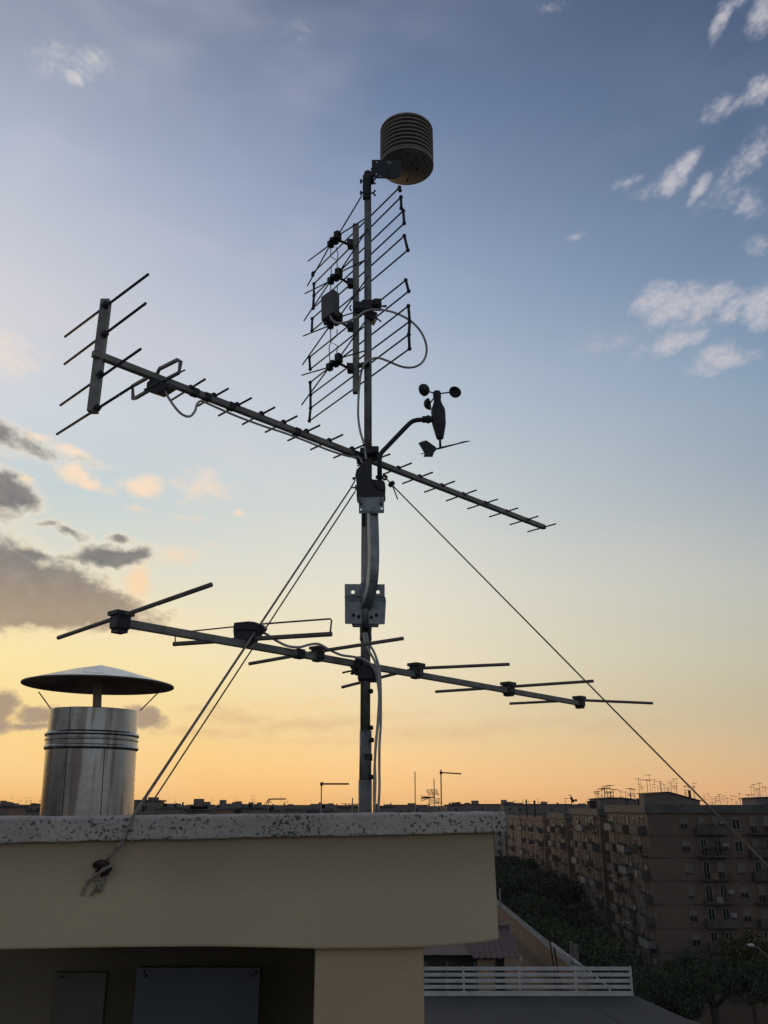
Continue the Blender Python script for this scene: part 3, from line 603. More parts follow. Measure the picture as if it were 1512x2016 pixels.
# coax loop
z2 = lambda x, y: (560 + x/4.447, 500 + y/4.447)
pts = [(400,540),(415,570),(440,597),(490,606),(560,590),(640,545),(700,505),(770,488),(860,490),(980,520),(1110,590),(1200,690),(1242,800),(1238,890),(1195,960),(1120,993),(1020,985),(900,935),(820,910),(765,920),(715,950),(690,985),(668,1060),(652,1200),(645,1350),(648,1450),(665,1560),(695,1660),(715,1800)]
ys = [2.9,2.9,2.9,2.9,2.91,2.93,2.95,2.96,2.95,2.93,2.93,2.95,2.97,2.98,2.98,2.98,2.97,2.96,2.95,2.955,2.955,2.96,2.975,2.98,2.98,2.98,2.98,2.975,2.955]
m = MB(); m.tube(smooth_path([P(*z2(x, y), Y) for (x, y), Y in zip(pts, ys)], 4), .0045, 10)
o = m.build('coax_cable', 'cable'); recentre(o, P(*z2(715, 1800), 2.955)); tag(o, 'pale coax cable looping out to the right from the panel antenna balun box', 'cable')
m = MB(); m.box(P(716, 718, 2.975), (.045, .02, .012), Matrix.Rotation(R(-12), 3, 'Y')); m.build('cable_tie', 'black', mast)

# ================================================================== LONG YAGI (UHF)
C0 = P(724, 893, 3.045); ub = Vector((.70, .714, 0)); ue = Vector((.72, -.70, 0))
A = end(C0, ub, 183, 695.5); B = end(C0, ub, 1071, 1038)
def ycen(px):                                   # point of the boom seen at column px
    d = (B - A); a = (px - 756) / F
    o = A - Vector((0, 0, E)); D0 = o.y*CP + o.z*SP; D1 = d.y*CP + d.z*SP
    return A + d * ((a*D0 - o.x) / (d.x - a*D1))
yag = thing('yagi_antenna', 'long thin yagi TV antenna with many short cross rods, upper of the two', 'antenna', C0)
m = MB(); m.tube([A, B], .0102, square=True); m.build('boom', 'alu', yag, bevel=.0015)
D = [((375,763.7),(403.9,746.5),(338,787.5)),((421,779),(449.5,765),(389,799.5)),((466.7,797.4),(495.1,783.5),(430.3,818.5)),((514.5,815),(540.8,801.9),(477.3,835.6)),
     ((558,831.8),(585,819.2),(522.2,851)),((603,849.4),(629.6,837.3),(566.5,867.7)),((647.7,867.5),(674.8,855.7),(611.5,885.3)),((692.9,883.8),(719.5,874.8),(657,901.4)),
     ((740,902),(768,894),(704,917)),((784.1,921.7),(810.3,911.7),(754,934)),((825.8,938.4),(851.7,929.9),(792.3,952.1)),((869,955.8),(895.2,947.6),(835.5,968.9)),
     ((911.6,973.1),(937.8,964.9),(878.4,986.2)),((954.5,990.2),(979.4,982.9),(920.4,1001.7)),((996.2,1006.6),(1019.9,1000.2),(963.6,1017.5)),
     ((1037.2,1023.3),(1059.5,1016.3),(1003.8,1033)),((1070.7,1037.9),(1094.4,1031.2),(1038.5,1047))]
for c, r1, l1 in D:
    K = ycen(c[0]); a, b = end(K, ue, *l1), end(K, ue, *r1)
    m = MB(); m.tube([a, b], .0036, 8); o = m.build('director', 'rod', yag)
    mm = (a + b) / 2; q = P(c[0], c[1], K.y - .004); m = MB(); m.lathe(q, [(.0075, -.009), (.011, -.006), (.011, .003), (.006, .009)], 10); m.build('clip', 'black', yag)
# reflector bar with four rods
XB = A + ub * .035
m = MB(); t1 = P(206.5, 592, XB.y); t2 = P(184.5, 812, XB.y); t2.x = t1.x = P(196, 700, XB.y).x
m.tube([t2, t1], .0138, square=True); m.build('reflector_bar', 'alu', yag, bevel=.002)
for c, l1, r1 in (((207,600),(128,663),(292,540)),((205,658),(127,717),(287,597)),((197,737),(119,798),(277,687)),((190,803),(112,855),(262,760))):
    K = P(*c, XB.y - .002); a, b = end(K, ue, *l1), end(K, ue, *r1); m = MB(); m.tube([a, b], .0040, 8); m.build('reflector_rod', 'rod', yag)
    q = P(c[0] + 1, c[1], XB.y - .018); m = MB(); m.ball(q, .0115); m.box(q, (.016, .012, .02), Matrix.Rotation(.7, 3, 'Y')); m.build('clip', 'black', yag)
# folded dipole
z4 = lambda x, y: (90 + x/3.877, 520 + y/3.877)
K = ycen(312)
def dp(x, y, dz=0): return end(K, ue, *z4(x, y))
lo = [dp(850, 838), dp(868, 800), dp(1008, 730), dp(1030, 742), dp(1018, 828), dp(900, 890)]
m = MB(); m.tube(lo, .0046, square=True); m.tube([dp(1000, 838), dp(1062, 808)], .0026, 8)
l2 = [dp(775, 868), dp(662, 932), dp(667, 1030), dp(690, 1020), dp(785, 965)]
m.tube(l2, .0046, square=True); m.build('folded_dipole', 'alu', yag)
m = MB(); bp = [z4(*q) for q in ((800, 872), (870, 880), (942, 925), (938, 938), (845, 995), (790, 978), (765, 958), (768, 905))]
m.prism([P(x, y, K.y - .03) for x, y in bp], (.012, .05, .014)); m.build('dipole_box', 'black', yag, bevel=.003)
m = MB(); m.prism([P(*z4(*q), K.y - .034) for q in ((745, 955), (860, 893), (866, 900), (752, 965))], (0, .01, 0)); m.build('box_lid', 'boxgrey', yag)
# mast clamp of the yagi
m = MB(); m.cham(P(724, 893, 3.0), (.058, .06, .03)); m.prism(poly([(700, 893), (714, 886), (744, 885), (744, 896), (722, 904), (702, 905)], 2.985), (0, .05, 0)); m.box(P(738, 887, 2.98), (.03, .03, .026)); m.build('mast_clamp', 'black', yag, bevel=.003)
for px, py in ((383, 766), (584, 844.5), (700, 890), (407, 780), (455, 795)):
    q = ycen(px); m = MB(); m.tube([q - ub*.012, q + ub*.012], .0118, square=True); m.build('tape', 'black', yag)
# yagi coax: loop then along the underside of the boom
c1 = [P(*z4(905, 962), K.y - .02), P(*z4(950, 1040), K.y - .01), P(*z4(1010, 1120), K.y), P(*z4(1060, 1157), K.y + .02), P(*z4(1105, 1160), K.y + .04), P(*z4(1140, 1120), K.y + .06), P(*z4(1155, 1070), K.y + .08), P(*z4(1190, 1045), K.y + .10)]
for px, dy in ((420, 15), (470, 18), (520, 17), (560, 14), (600, 13), (650, 14), (690, 10)):
    q = ycen(px); c1.append(P(px - 4, P_y := 0, q.y) if False else P(px - 3, 0, q.y).lerp(P(px - 3, 0, q.y), 0))
    pyb = 695.5 + (px - 183) * (1038 - 695.5) / (1071 - 183)
    # boom's own row at this column, measured along its line
    qq = q - Vector((0, 0, E)); dd = qq.y*CP + qq.z*SP; row = 1008 - F * ((qq.z*CP - qq.y*SP) / dd)
    c1[-1] = P(px - 3, row + dy * .75, q.y - .004)
c1 += [P(706, 900, 2.98), P(714, 912, 2.965)]
m = MB(); m.tube(smooth_path(c1, 4), .0040, 8)
o = m.build('coax_cable', 'cable'); recentre(o, P(714, 912, 2.965)); tag(o, 'pale coax cable strapped under the boom of the long yagi antenna', 'cable')

# ================================================================== LOWER VHF ANTENNA
C1 = P(722, 1308, 3.045); uv = Vector((.66, .751, 0))
A1 = end(C1, uv, 236, 1225.5); B1 = end(C1, uv, 1143, 1385)
def vcen(px):
    d = (B1 - A1); a = (px - 756) / F; o = A1 - Vector((0, 0, E)); D0 = o.y*CP + o.z*SP; D1 = d.y*CP + d.z*SP
    return A1 + d * ((a*D0 - o.x) / (d.x - a*D1))
vhf = thing('yagi_antenna', 'lower antenna with thick cross tubes and long square boom, just above the coping', 'antenna', C1)
m = MB(); m.tube([A1, B1], .0108, square=True); m.build('boom', 'alu', vhf, bevel=.0015)
uw = Vector((.79, -.61, 0))
RE = Matrix.Rotation(math.atan2(uv.y, uv.x), 3, 'Z')
els = [((237,1224),(114.7,1255.7),(416,1151),.0062,.038),((626,1287),(490.6,1306.9),(794,1256.8),.0062,.032),((819.7,1320),(673,1353),(1002.8,1307.8),.0060,.037),
       ((1001,1356),(857.4,1361.8),(1168.6,1340.8),.0064,.038),((1141,1382),(1003.5,1385.2),(1285.5,1384.5),.0064,.037)]
for c, l1, r1, rad, bs in els:
    K = vcen(c[0]); u_ = uw if c[0] < 300 else Vector((.9, -.42, 0))
    a, b = end(K, u_, *l1), end(K, u_, *r1); m = MB(); mid2 = P(c[0], c[1] - 2, K.y - .015 if False else K.y)
    m.tube([a, mid2 + up(.012) if c[0] < 300 else mid2 + up(.004), b], rad, 10); m.build('element', 'alu_tube', vhf)
    q = P(c[0], c[1], K.y); m = MB(); m.cham(q, (bs*1.15, bs*1.15, bs*1.25), RE); m.box(q + up(bs*.56), (bs*1.45, bs*1.25, bs*.3), RE); m.box(q - up(bs*.62), (bs*.8, bs*.9, bs*.4), RE); m.build('element_clamp', 'black', vhf)
K = vcen(488)
ud = Vector((.93, -.36, 0))
m = MB(); m.tube([end(K, ud, 342, 1268), end(K, ud, 500, 1257.5), end(K, ud, 653, 1248.3)], .0074, 12)
m.tube([end(K, ud, 345, 1266), end(K, ud, 345, 1250), end(K, ud, 369, 1243.5), end(K, ud, 460, 1234)], .0024, 8)
m.tube([end(K, ud, 517, 1228.4), end(K, ud, 600, 1222), end(K, ud, 650, 1218.4), end(K, ud, 652.8, 1221), end(K, ud, 650, 1247)], .0028, 8)
m.build('folded_dipole', 'alu_tube', vhf)
m = MB(); m.prism([P(x, y, K.y - .02) for x, y in ((460, 1225.5), (488, 1222.7), (501, 1224), (518, 1230), (519, 1236), (508, 1247), (499, 1259), (488, 1274), (467, 1270), (460, 1257), (458.5, 1240))], (.006, .05, .003)); m.build('dipole_box', 'black', vhf, bevel=.003)
m = MB(); m.prism([P(x, y, K.y - .025) for x, y in ((461, 1228), (513, 1229), (508, 1241), (462, 1240))], (0, .01, 0)); m.build('box_lid', 'black', vhf, bevel=.002)
# mast clamp
m = MB(); m.box(P(705, 1311, 3.0), (.022, .05, .06)); m.cham(P(722, 1326, 3.0), (.062, .05, .055)); m.box(P(737, 1334, 3.0), (.03, .04, .03)); m.cham(P(700, 1320, 2.99), (.026, .03, .026)); m.build('mast_clamp', 'black', vhf, bevel=.003)
m = MB(); m.tube([P(674, 1324.5, 2.98), P(700, 1319, 2.99)], .0033, 8)
for s in (-1, 1): m.tube([P(696, 1320, 2.985), P(691.5, 1320 + 8*s, 2.985)], [.004, .005], 6)
m.build('wing_bolt', 'bolt', vhf)
q = vcen(589); m = MB(); m.box(q, (.03, .027, .03), RE); m.lathe(q - up(.012) + Vector((0, -.016, 0)), [(.008, 0), (.008, .01), (.003, .014)], 6, axis=(.3, -1, 0)); m.build('boom_joint', 'black', vhf)
m = MB(); q = P(829, 1324, vcen(820).y - .022); m.tube([q - up(.018), q + up(.018)], .0012, 6); m.build('tie', 'cable', vhf)
z3 = lambda x, y: (430 + x/3.516, 1190 + y/3.516)
cp_ = [(300,190),(340,210),(400,250),(480,288),(560,296),(620,280),(680,272),(720,285),(770,315),(850,350),(930,362),(990,375),(1045,405),(1085,460),(1103,540),(1113,640),(1112,760),(1096,914)]
yy = [2.66,2.67,2.7,2.73,2.76,2.8,2.83,2.85,2.87,2.91,2.94,2.955,2.955,2.96,2.965,2.97,2.97,2.97]
pp = [P(*z3(x, y), Y) for (x, y), Y in zip(cp_, yy)] + [P(738, 1500, 2.97), P(736.5, 1560, 2.97), P(737.5, 1603, 2.96)]
m = MB(); m.tube(smooth_path(pp, 4), .0042, 8); o = m.build('coax_cable', 'cable'); recentre(o, pp[-1]); tag(o, 'pale coax cable running from the black dipole box of the lower antenna down the mast', 'cable')
z5 = lambda x, y: (640 + x/5.305, 1240 + y/5.305)
for pts, lb, dy in (([(400,30),(420,130),(465,230),(515,320),(545,420),(560,540),(565,700),(555,900),(543,1050),(530,1180),(520,1400),(525,1600),(512,1900)], 'left one of the two pale cables leaving the tape below the bracket plate', 0),
                    ([(430,30),(452,130),(510,230),(553,350),(572,450),(580,600),(582,850),(580,1020),(568,1200),(566,1450),(568,1650),(555,1900)], 'right one of the two pale cables leaving the tape below the bracket plate', .01)):
    m = MB(); m.tube(smooth_path([P(*z5(x, y), 2.945 + dy) for x, y in pts], 4), .0043, 8); o = m.build('coax_cable', 'cable'); recentre(o, P(*z5(*pts[-1]), 2.945 + dy)); tag(o, lb, 'cable')
m = MB(); m.tube(smooth_path([P(719, 1012, 2.985), P(718, 1060, 2.975), P(717, 1110, 2.972), P(715, 1149, 2.965)], 4), .0034, 8); m.tube(smooth_path([P(723, 1012, 2.985), P(722, 1060, 2.975), P(720, 1149, 2.965)], 4), .003, 8)
o = m.build('coax_cable', 'cable'); recentre(o, P(715, 1149, 2.965)); tag(o, 'grey cable pair along the mast behind the bent bracket arm', 'cable')

# ================================================================== WIND SENSOR
ws_ = thing('wind_sensor', 'black cup anemometer with wind vane on a bent arm right of the mast', 'wind sensor', P(747, 945, 2.88))
z6 = lambda x, y: (660 + x/3.287, 720 + y/3.287)
YS = 2.88
m = MB(); q = [(345,160),(375,142),(430,128),(438,150),(442,302),(478,305),(545,308),(566,330),(572,380),(568,440),(572,482),(556,490),(300,500),(296,440),(295,300),(283,270),(295,210)]
m.prism([P(640 + x/4.8, 880 + y/4.8, 2.862) for x, y in q], (0, .05, .004)); m.build('mount', 'black', ws_, bevel=.004)
m = MB(); c = P(742, 957, 2.80); m.tube([P(735, 945, 2.862), P(738, 955, 2.860), P(746, 963, 2.860), P(757, 966, 2.862)], .004, 8); m.build('rim', 'black', ws_)
arm = [P(747.5, 950, YS), P(747.3, 905, YS), P(748.5, 896, YS), P(752, 890, YS), P(800, 840, YS), P(806, 834, YS), P(813, 829, YS), P(822, 826.8, YS), P(845, 825.6, YS)]
m = MB(); m.tube(arm, .0088, 14); m.build('arm', 'black', ws_)
m = MB(); c = P(834, 825.8, YS); ax = Vector((1, 0, .02)); m.lathe(c, [(.009, -.006), (.013, -.004), (.013, .010), (.0155, .012), (.0155, .022), (.012, .024), (.012, .034)], 12, axis=ax, smooth=False); m.build('coupling', 'black', ws_)
top_, bot_ = P(*z6(657, 168), YS), P(*z6(678, 472), YS); ax = (top_ - bot_).normalized(); Lh = (top_ - bot_).length
sc_ = 3.18 / F / 3.287                          # metres per zoomed pixel
prof = [(22, 472), (27, 455), (40, 400), (46, 375), (45, 372), (46, 340), (47, 300), (44, 280), (33, 258), (25, 235), (23, 212)]
m = MB(); m.lathe(bot_, [(r_ * sc_, (472 - y) / 304 * Lh) for r_, y in prof], 28, axis=ax); m.build('body', 'black', ws_)
m = MB(); m.lathe(bot_, [(26 * sc_, (210 - 0 and 472 - 212) / 304 * Lh), (27 * sc_, (472 - 180) / 304 * Lh), (22 * sc_, (472 - 168) / 304 * Lh)], 18, axis=ax); hub = m.build('rotor_hub', 'black', ws_)
hc = bot_ + ax * ((472 - 183) / 304 * Lh)
C2c = P(*z6(777, 168), YS); C1c = P(*z6(571, 158), YS - .045); C3c = P(*z6(622, 247), YS + .07)
C3c.z = hc.z - .004; C3c = P(*z6(610, 247), YS + .085)
for c, fn in ((C2c, Vector((.25, -1, .1))), (C1c, Vector((-.6, .8, .1))), (C3c, Vector((1, -.35, .05)))):
    m = MB(); R_ = .0235
    pr = [(max(.0005, R_ * math.sin(math.pi/2*i/8)), -R_ * .95 * math.cos(math.pi/2*i/8)) for i in range(9)] + [(R_*.93, .0005), (R_*.9*math.sin(math.pi/2*6/8), -R_*.8*math.cos(math.pi/2*6/8)), (R_*.5, -R_*.7), (.0005, -R_*.8)]
    m.lathe(c, pr, 22, axis=fn, close=False); m.build('cup', 'black', ws_)
    m = MB(); m.tube([hc, c.lerp(hc, .12)], .0028, 8); m.build('spoke', 'black', ws_)
m = MB(); m.tube([bot_ + ax*.005, P(*z6(680, 528), YS)], .0045, 10); m.build('shaft', 'black', ws_)
m = MB(); v0, v1, v2_ = P(*z6(650, 540), YS), P(*z6(790, 505), YS), P(*z6(873, 487), YS)
m.tube([v0, P(*z6(690, 530), YS), v1, P(*z6(830, 494), YS), v2_], [.0035, .0042, .0026, .0035, .0015], 8)
m.prism([P(*z6(*q), YS - .002) for q in ((538,500),(562,489),(590,482),(652,526),(652,545),(640,560),(630,588),(572,588),(578,565))], (0, .004, 0))
m.tube([P(*z6(552, 572), YS), P(*z6(580, 564), YS)], .0018, 6)
m.build('vane', 'black', ws_)

# ================================================================== GUY WIRES
def guy(pts, r, mt, label, extra=None):
    t = thing('guy_wire', label, 'guy wire', pts[-1]); m = MB(); m.tube(pts, r, 8); m.build('wire', mt, t); return t
anc = PW(203, 1703, .02)
e1 = PW(262, 1606, .022); e2 = PW(241, 1657, .024)
guy([P(699, 946, 2.96), P(690, 962, 2.95), e1, e2, anc], [.0028, .0029, .0043, .0045, .0042], 'rope', 'pale rope guy running from the mast down over the coping to the rusty hook')
guy([P(699.5, 967, 2.98), P(290, 1594, 2.86), Vector((P(262, 1640, 2.82).x, 2.82, RZ))], .0026, 'wire', 'thin dark guy wire running close beside the pale rope down to the roof')
gr = guy([P(757, 939, 2.97), P(764, 946, 2.955), P(771, 954, 2.94), P(1512, 1705, 2.55), P(1750, 1946, 2.45)], .0026, 'wire', 'guy wire running from the mast down to the right in front of the brick blocks')
m = MB(); m.lathe(P(770.8, 953, 2.94), [(.004, -.006), (.0135, -.004), (.0135, .004), (.004, .006)], 14, axis=(.55, -.2, -.75)); m.build('insulator', 'black', gr)
m = MB(); m.tube([P(773, 957, 2.94), P(778, 970, 2.935), P(783, 983, 2.93)], .0024, 8); m.build('loose_end', 'wire', gr)
m = MB(); c = P(757.5, 939.5, 2.97); m.prism(circle(c, .011), (0, .006, 0), [circle(c, .0045)]); m.box(c + Vector((-.02, 0, 0)), (.028, .006, .012)); m.build('eyelet', 'bolt', mast)
m = MB(); c = P(697, 942, 2.97); m.tube([c + Vector((-.006, 0, 0)), c + Vector((.03, 0, 0))], .004, 8); m.box(c, (.008, .01, .008)); c = P(697, 960, 2.97); m.tube([c + Vector((-.01, 0, 0)), c + Vector((.03, 0, 0))], .003, 8); m.box(c + Vector((.008, 0, 0)), (.008, .014, .016)); m.build('eyelet', 'bolt', mast)
# rusty hook and rope tails on the fascia
z7 = lambda x, y: (x/2.7, 1560 + y/2.7)
hk = thing('wall_hook', 'rusty hook in the plaster with knotted rope ends', 'hook', PW(200, 1705))
def W(x, y, off): return PW(*z7(x, y), off)
m = MB(); m.tube([W(500,385,.008), W(515,378,.02), W(545,374,.026), W(568,385,.026), W(580,405,.02), W(560,430,.016), W(540,440,.008)], [.005,.007,.008,.008,.0085,.0075,.005], 10); m.tube([W(500,388,.004), W(530,400,.01), W(515,425,.006)], .006, 8); m.build('hook', 'bolt', hk)
m = MB(); m.tube(smooth_path([W(588,390,.03), W(550,412,.036), W(515,435,.02), W(480,462,.012), W(460,478,.008), W(445,515,.006), W(437,545,.005)], 3), .0038, 8)
m.tube(smooth_path([W(560,430,.02), W(553,465,.012), W(540,490,.008), W(536,525,.006)], 3), .0035, 8)
m.tube(smooth_path([W(512,440,.016), W(515,480,.01), W(505,515,.006), W(482,548,.005)], 3), .0035, 8); m.tube([W(520,470,.01), W(528,500,.007), W(520,530,.006)], .004, 8)
m.build('rope_tail', 'rope', hk)

# ================================================================== STREET BLOCKS
random.seed(11)
def protomesh(mb, name, mt):
    o = mb.build(name, mt); me = o.data; COL.objects.unlink(o); bpy.data.objects.remove(o); me.name = name; return me
def inst(name, me, parent, loc, rz=0):
    o = bpy.data.objects.new(name, me); COL.objects.link(o); o.parent = parent; o.location = loc; o.rotation_euler = (0, 0, rz); return o
def win_mesh(w_, h_, sh=0):                        # frame ring and centre mullion standing 5 cm proud
    m = MB(); t = .09
    m.box((0, -.03, h_/2), (w_ + .2, .10, t)); m.box((0, -.03, -h_/2), (w_ + .3, .16, t))
    for x in (-w_/2 - .02, w_/2 + .02): m.box((x, -.03, 0), (t, .10, h_ - t - .01))
    m.box((0, -.045, 0), (.07, .05, h_ - t - .01))
    if sh: m.box((0, -.052, h_/2 - sh*h_/2), (w_ - .06, .03, sh*h_ - .04))
    return protomesh(m, 'window', 'frame' if not sh else 'shutter')
def pane_mesh(w_, h_): m = MB(); m.box((0, -.004, 0), (w_ - .02, .02, h_ - .02)); return protomesh(m, 'pane', 'glass')
WM = {0: win_mesh(1.1, 1.5), 1: win_mesh(1.1, 1.5, .5), 2: win_mesh(1.1, 1.5, .8), 3: win_mesh(.9, 2.3), 4: win_mesh(.9, 2.3, .6)}
PM = {0: pane_mesh(1.1, 1.5), 3: pane_mesh(.9, 2.3)}
def window(parent, loc, rz, kind):
    o = inst('window', WM[kind], parent, loc, rz); inst('pane', PM[0 if kind < 3 else 3], o, (0, 0, 0)); return o
def balc_mesh(w_, d_):
    m = MB(); m.box((0, -d_/2, 0), (w_, d_ - .004, .16)); s = protomesh(m, 'balcony', 'balcony')
    q = []
    for mt in ('balcony', 'balcony_light'):
        m = MB(); m.box((0, -d_ + .06, .56), (w_ - .01, .1, .94)); m.box((-w_/2 + .06, -d_/2 + .05, .56), (.1, d_ - .13, .94)); m.box((w_/2 - .06, -d_/2 + .05, .56), (.1, d_ - .13, .94))
        m.box((0, -d_ + .05, 1.07), (w_ + .04, .16, .05)); q.append(protomesh(m, 'parapet', mt))
    m = MB(); m.box((0, -d_ + .04, 1.06), (w_, .05, .05)); m.box((0, -d_ + .04, .14), (w_, .04, .04))
    nb = int(w_ / .14)
    for k in range(nb + 1): m.box((-w_/2 + .03 + k*(w_-.06)/nb, -d_ + .04, .6), (.025, .025, .9))
    q.append(protomesh(m, 'railing', 'bolt')); return s, q
BM = {3.0: balc_mesh(3.0, 1.2), 4.4: balc_mesh(4.4, 1.3)}
def balcony(parent, loc, rz, w_, kind):
    s, q = BM[w_]; o = inst('balcony', s, parent, loc, rz); inst(('parapet', 'parapet', 'railing')[kind], q[kind], o, (0, 0, 0)); return o
awn = MB(); awn.prism([Vector((-1.4, 0, 0)), Vector((-1.4, -1.2, -.55)), Vector((-1.4, -1.2, -.62)), Vector((-1.4, 0, -.07))], (2.8, 0, 0)); AWN = protomesh(awn, 'awning', 'balcony_light')
FH = 3.1
_m = MB(); _m.cham((0, -.28, 0), (.85, .34, .6), k=.06); _m.lathe((-.12, -.452, 0), [(.24, -.01), (.25, 0), (.22, .01)], 14, axis=(0, -1, 0)); ACM = protomesh(_m, 'air_conditioner', 'frame')
LAU = []
for _k, _mt in enumerate(('frame', 'cityC', 'brickC')):
    _m = MB(); _x = random.uniform(-1.2, 0); _w = random.uniform(.7, 1.3); _h = random.uniform(.6, 1.0)
    _m.prism([Vector((_x, -1.36, .95)), Vector((_x + _w, -1.36, .95)), Vector((_x + _w*.97, -1.39, .95 - _h)), Vector((_x + _w*.5, -1.41, .93 - _h)), Vector((_x + .03, -1.38, .95 - _h*.92))], (0, .015, 0))
    LAU.append(protomesh(_m, 'laundry', _mt))
PLM = MB()
for _x in (-1.5, -.7, .2, 1.1, 1.7): PLM.ball((_x, -1.0, 1.15), .28); PLM.ball((_x + .2, -1.0, 1.3), .2)
PLM = protomesh(PLM, 'balcony_plants', 'leaf')
def extras(t, loc, rz):
    q = random.random()
    if q < .25: inst('laundry', random.choice(LAU), t, loc, rz)
    elif q < .45: inst('balcony_plants', PLM, t, loc, rz)
    if random.random() < .3:
        o = inst('air_conditioner', ACM, t, loc, rz); v = Vector((2.0, 0, 1.5)); v.rotate(Matrix.Rotation(rz, 3, 'Z').to_euler()); o.location = Vector(loc) + v
def block(label, x0, y0, x1, y1, ztop, wallm, front, side, band='bandc', nf=9, white=False, lowest=0):
    t = thing('apartment_block', label, 'apartment block', ((x0+x1)/2, (y0+y1)/2, 0), 'brick apartment blocks along the street')
    ox, oy = t.location.x, t.location.y; zp = ztop - 1.15
    m = MB(); m.box(((x0+x1)/2, (y0+y1)/2, zp/2), (x1-x0, y1-y0, zp)); m.build('wall', wallm, t)
    m = MB()
    for (a, b, c, d) in ((x0-.35, y0-.35, x1+.35, y0-.05), (x0-.35, y0-.046, x0-.05, y1+.35), (x1+.05, y0-.046, x1+.35, y1+.35)): m.box(((a+c)/2, (b+d)/2, (zp+ztop)/2), (c-a, d-b, ztop-zp-.004))
    m.box(((x0+x1)/2, (y0+y1)/2, zp + .06), (x1-x0+.1, y1-y0+.1, .11)); m.build('cornice', band, t)
    m = MB(); m.box(((x0+x1)/2, (y0+y1)/2, zp + .16), (x1-x0-.2, y1-y0-.2, .08)); m.build('roof', 'roofc', t)
    for f in range(1, nf):
        z = zp - f * FH
        m = MB(); m.box(((x0+x1)/2, y0 - .03, z), (x1-x0+.12, .06, .22)); m.box((x0 - .03, (y0+y1)/2, z), (.06, y1-y0-.004, .22)); m.build('floor_band', 'frame' if white else 'balcony', t)
    for f in range(nf):
        zc = zp - f*FH - 1.55
        if zc < lowest: continue
        for (k, u) in front:
            if k == 'w': window(t, (x0+u-ox, y0-oy-.03, zc), 0, random.choice((0, 1, 1, 2)))
            elif k == 'b':
                balcony(t, (x0+u-ox, y0-oy-.003, zc-1.35), 0, 4.4, random.choice((0, 0, 0, 1, 2))); extras(t, (x0+u-ox, y0-oy-.003, zc-1.35), 0)
                for dx in (-1.1, 1.0): window(t, (x0+u-ox+dx, y0-oy-.03, zc-.1), 0, random.choice((3, 3, 4)))
        for (k, u) in side:
            if k == 'w': window(t, (x0-ox-.03, y0+u-oy, zc), -math.pi/2, random.choice((0, 0, 1)))
            elif k == 'b':
                balcony(t, (x0-ox-.003, y0+u-oy, zc-1.35), -math.pi/2, 4.4, random.choice((0, 0, 1, 2))); extras(t, (x0-ox-.003, y0+u-oy, zc-1.35), -math.pi/2)
                for dx in (-1.1, 1.1): window(t, (x0-ox-.03, y0+u-oy+dx, zc-.1), -math.pi/2, random.choice((3, 3, 4)))
                if random.random() < .22: inst('awning', AWN, t, (x0-ox-.003, y0+u-oy, zc+1.4), -math.pi/2)
    return t
b1 = block('nearest brown brick block at the right edge with a wide plain corner', 39, 135, 92, 159, E + .25, 'brickA',
      [('w', 5.3), ('b', 9.0), ('w', 13.0), ('b', 16.6), ('w', 20.6), ('b', 26)], [('b', 3.6), ('w', 7.5), ('b', 12), ('b', 19.5)], lowest=6)
block('second block along the street, dull brown, just behind the nearest brick corner', 39, 165, 70, 189, E - .35, 'brickB', [('w', 8)], [('b', 4), ('w', 8), ('b', 12), ('b', 19)], lowest=6)
block('third block along the street with dark balconies stacked on its narrow face', 39.5, 198, 70, 218, E - 1.4, 'brickB', [], [('b', 4), ('w', 9), ('b', 14)], lowest=6)
b4 = block('fourth block along the street, reddish, striped with white floor lines', 39.5, 226, 70, 262, E - 2.2, 'brickC', [], [('b', 4), ('w', 9), ('w', 13), ('b', 19), ('w', 25), ('b', 31)], band='brickC', white=True, lowest=8)
block('fifth block along the street, plain pinkish front beside the stone coping end', 40, 268, 70, 296, E - 2.4, 'brickD', [], [('w', 4), ('w', 9), ('b', 16), ('w', 24)], lowest=10)
block('farthest block of the street row, half hidden by the end of the coping', 40, 304, 70, 350, E - 2.0, 'cityC', [], [('w', 5), ('b', 12), ('w', 20), ('b', 30)], lowest=12)

# roof huts, small things on the roofs
def hut(label, x0, y0, x1, y1, z0, hl, hr, wallm='cityB', wins=2, chim=False):
    t = thing('roof_hut', label, 'roof hut', ((x0+x1)/2, (y0+y1)/2, z0)); m = MB()
    m.prism([Vector((x0, y0, z0)), Vector((x1, y0, z0)), Vector((x1, y0, z0+hr)), Vector((x0+(x1-x0)*.45, y0, z0+hl)), Vector((x0, y0, z0+hl*.93))], (0, y1-y0, 0)); m.build('wall', wallm, t)
    m = MB(); m.prism([Vector((x0-.3, y0-.3, z0+hl*.93+.003)), Vector((x0+(x1-x0)*.45, y0-.3, z0+hl+.003)), Vector((x1+.3, y0-.3, z0+hr+.003)), Vector((x1+.3, y0-.3, z0+hr+.12)), Vector((x0+(x1-x0)*.45, y0-.3, z0+hl+.14)), Vector((x0-.3, y0-.3, z0+hl*.93+.12))], (0, y1-y0+.6, 0)); m.build('roof', 'roofc', t)
    o = t.location
    for k in range(wins): window(t, (x0 + (k+.7)*(x1-x0)/(wins+1) - o.x, y0-o.y-.03, min(hl, hr)*.45), 0, 0).scale = (.8, 1, .6)
    return t
RB = E + .25 - 1.15 + .2
hut('large grey roof hut with a long slanting roof on the nearest brick block', P(1269, 1580, 146).x, 146, P(1378, 1580, 146).x, 149, RB, P(0, 1560, 146).z - RB, P(0, 1578, 146).z - RB, wins=3)
hut('low dark roof hut left of the large one on the nearest brick block', P(1180, 1580, 168).x, 168, P(1232, 1580, 168).x, 176, E - 1.3, P(0, 1571, 168).z - E + 1.3, P(0, 1572, 168).z - E + 1.3, 'cityB')
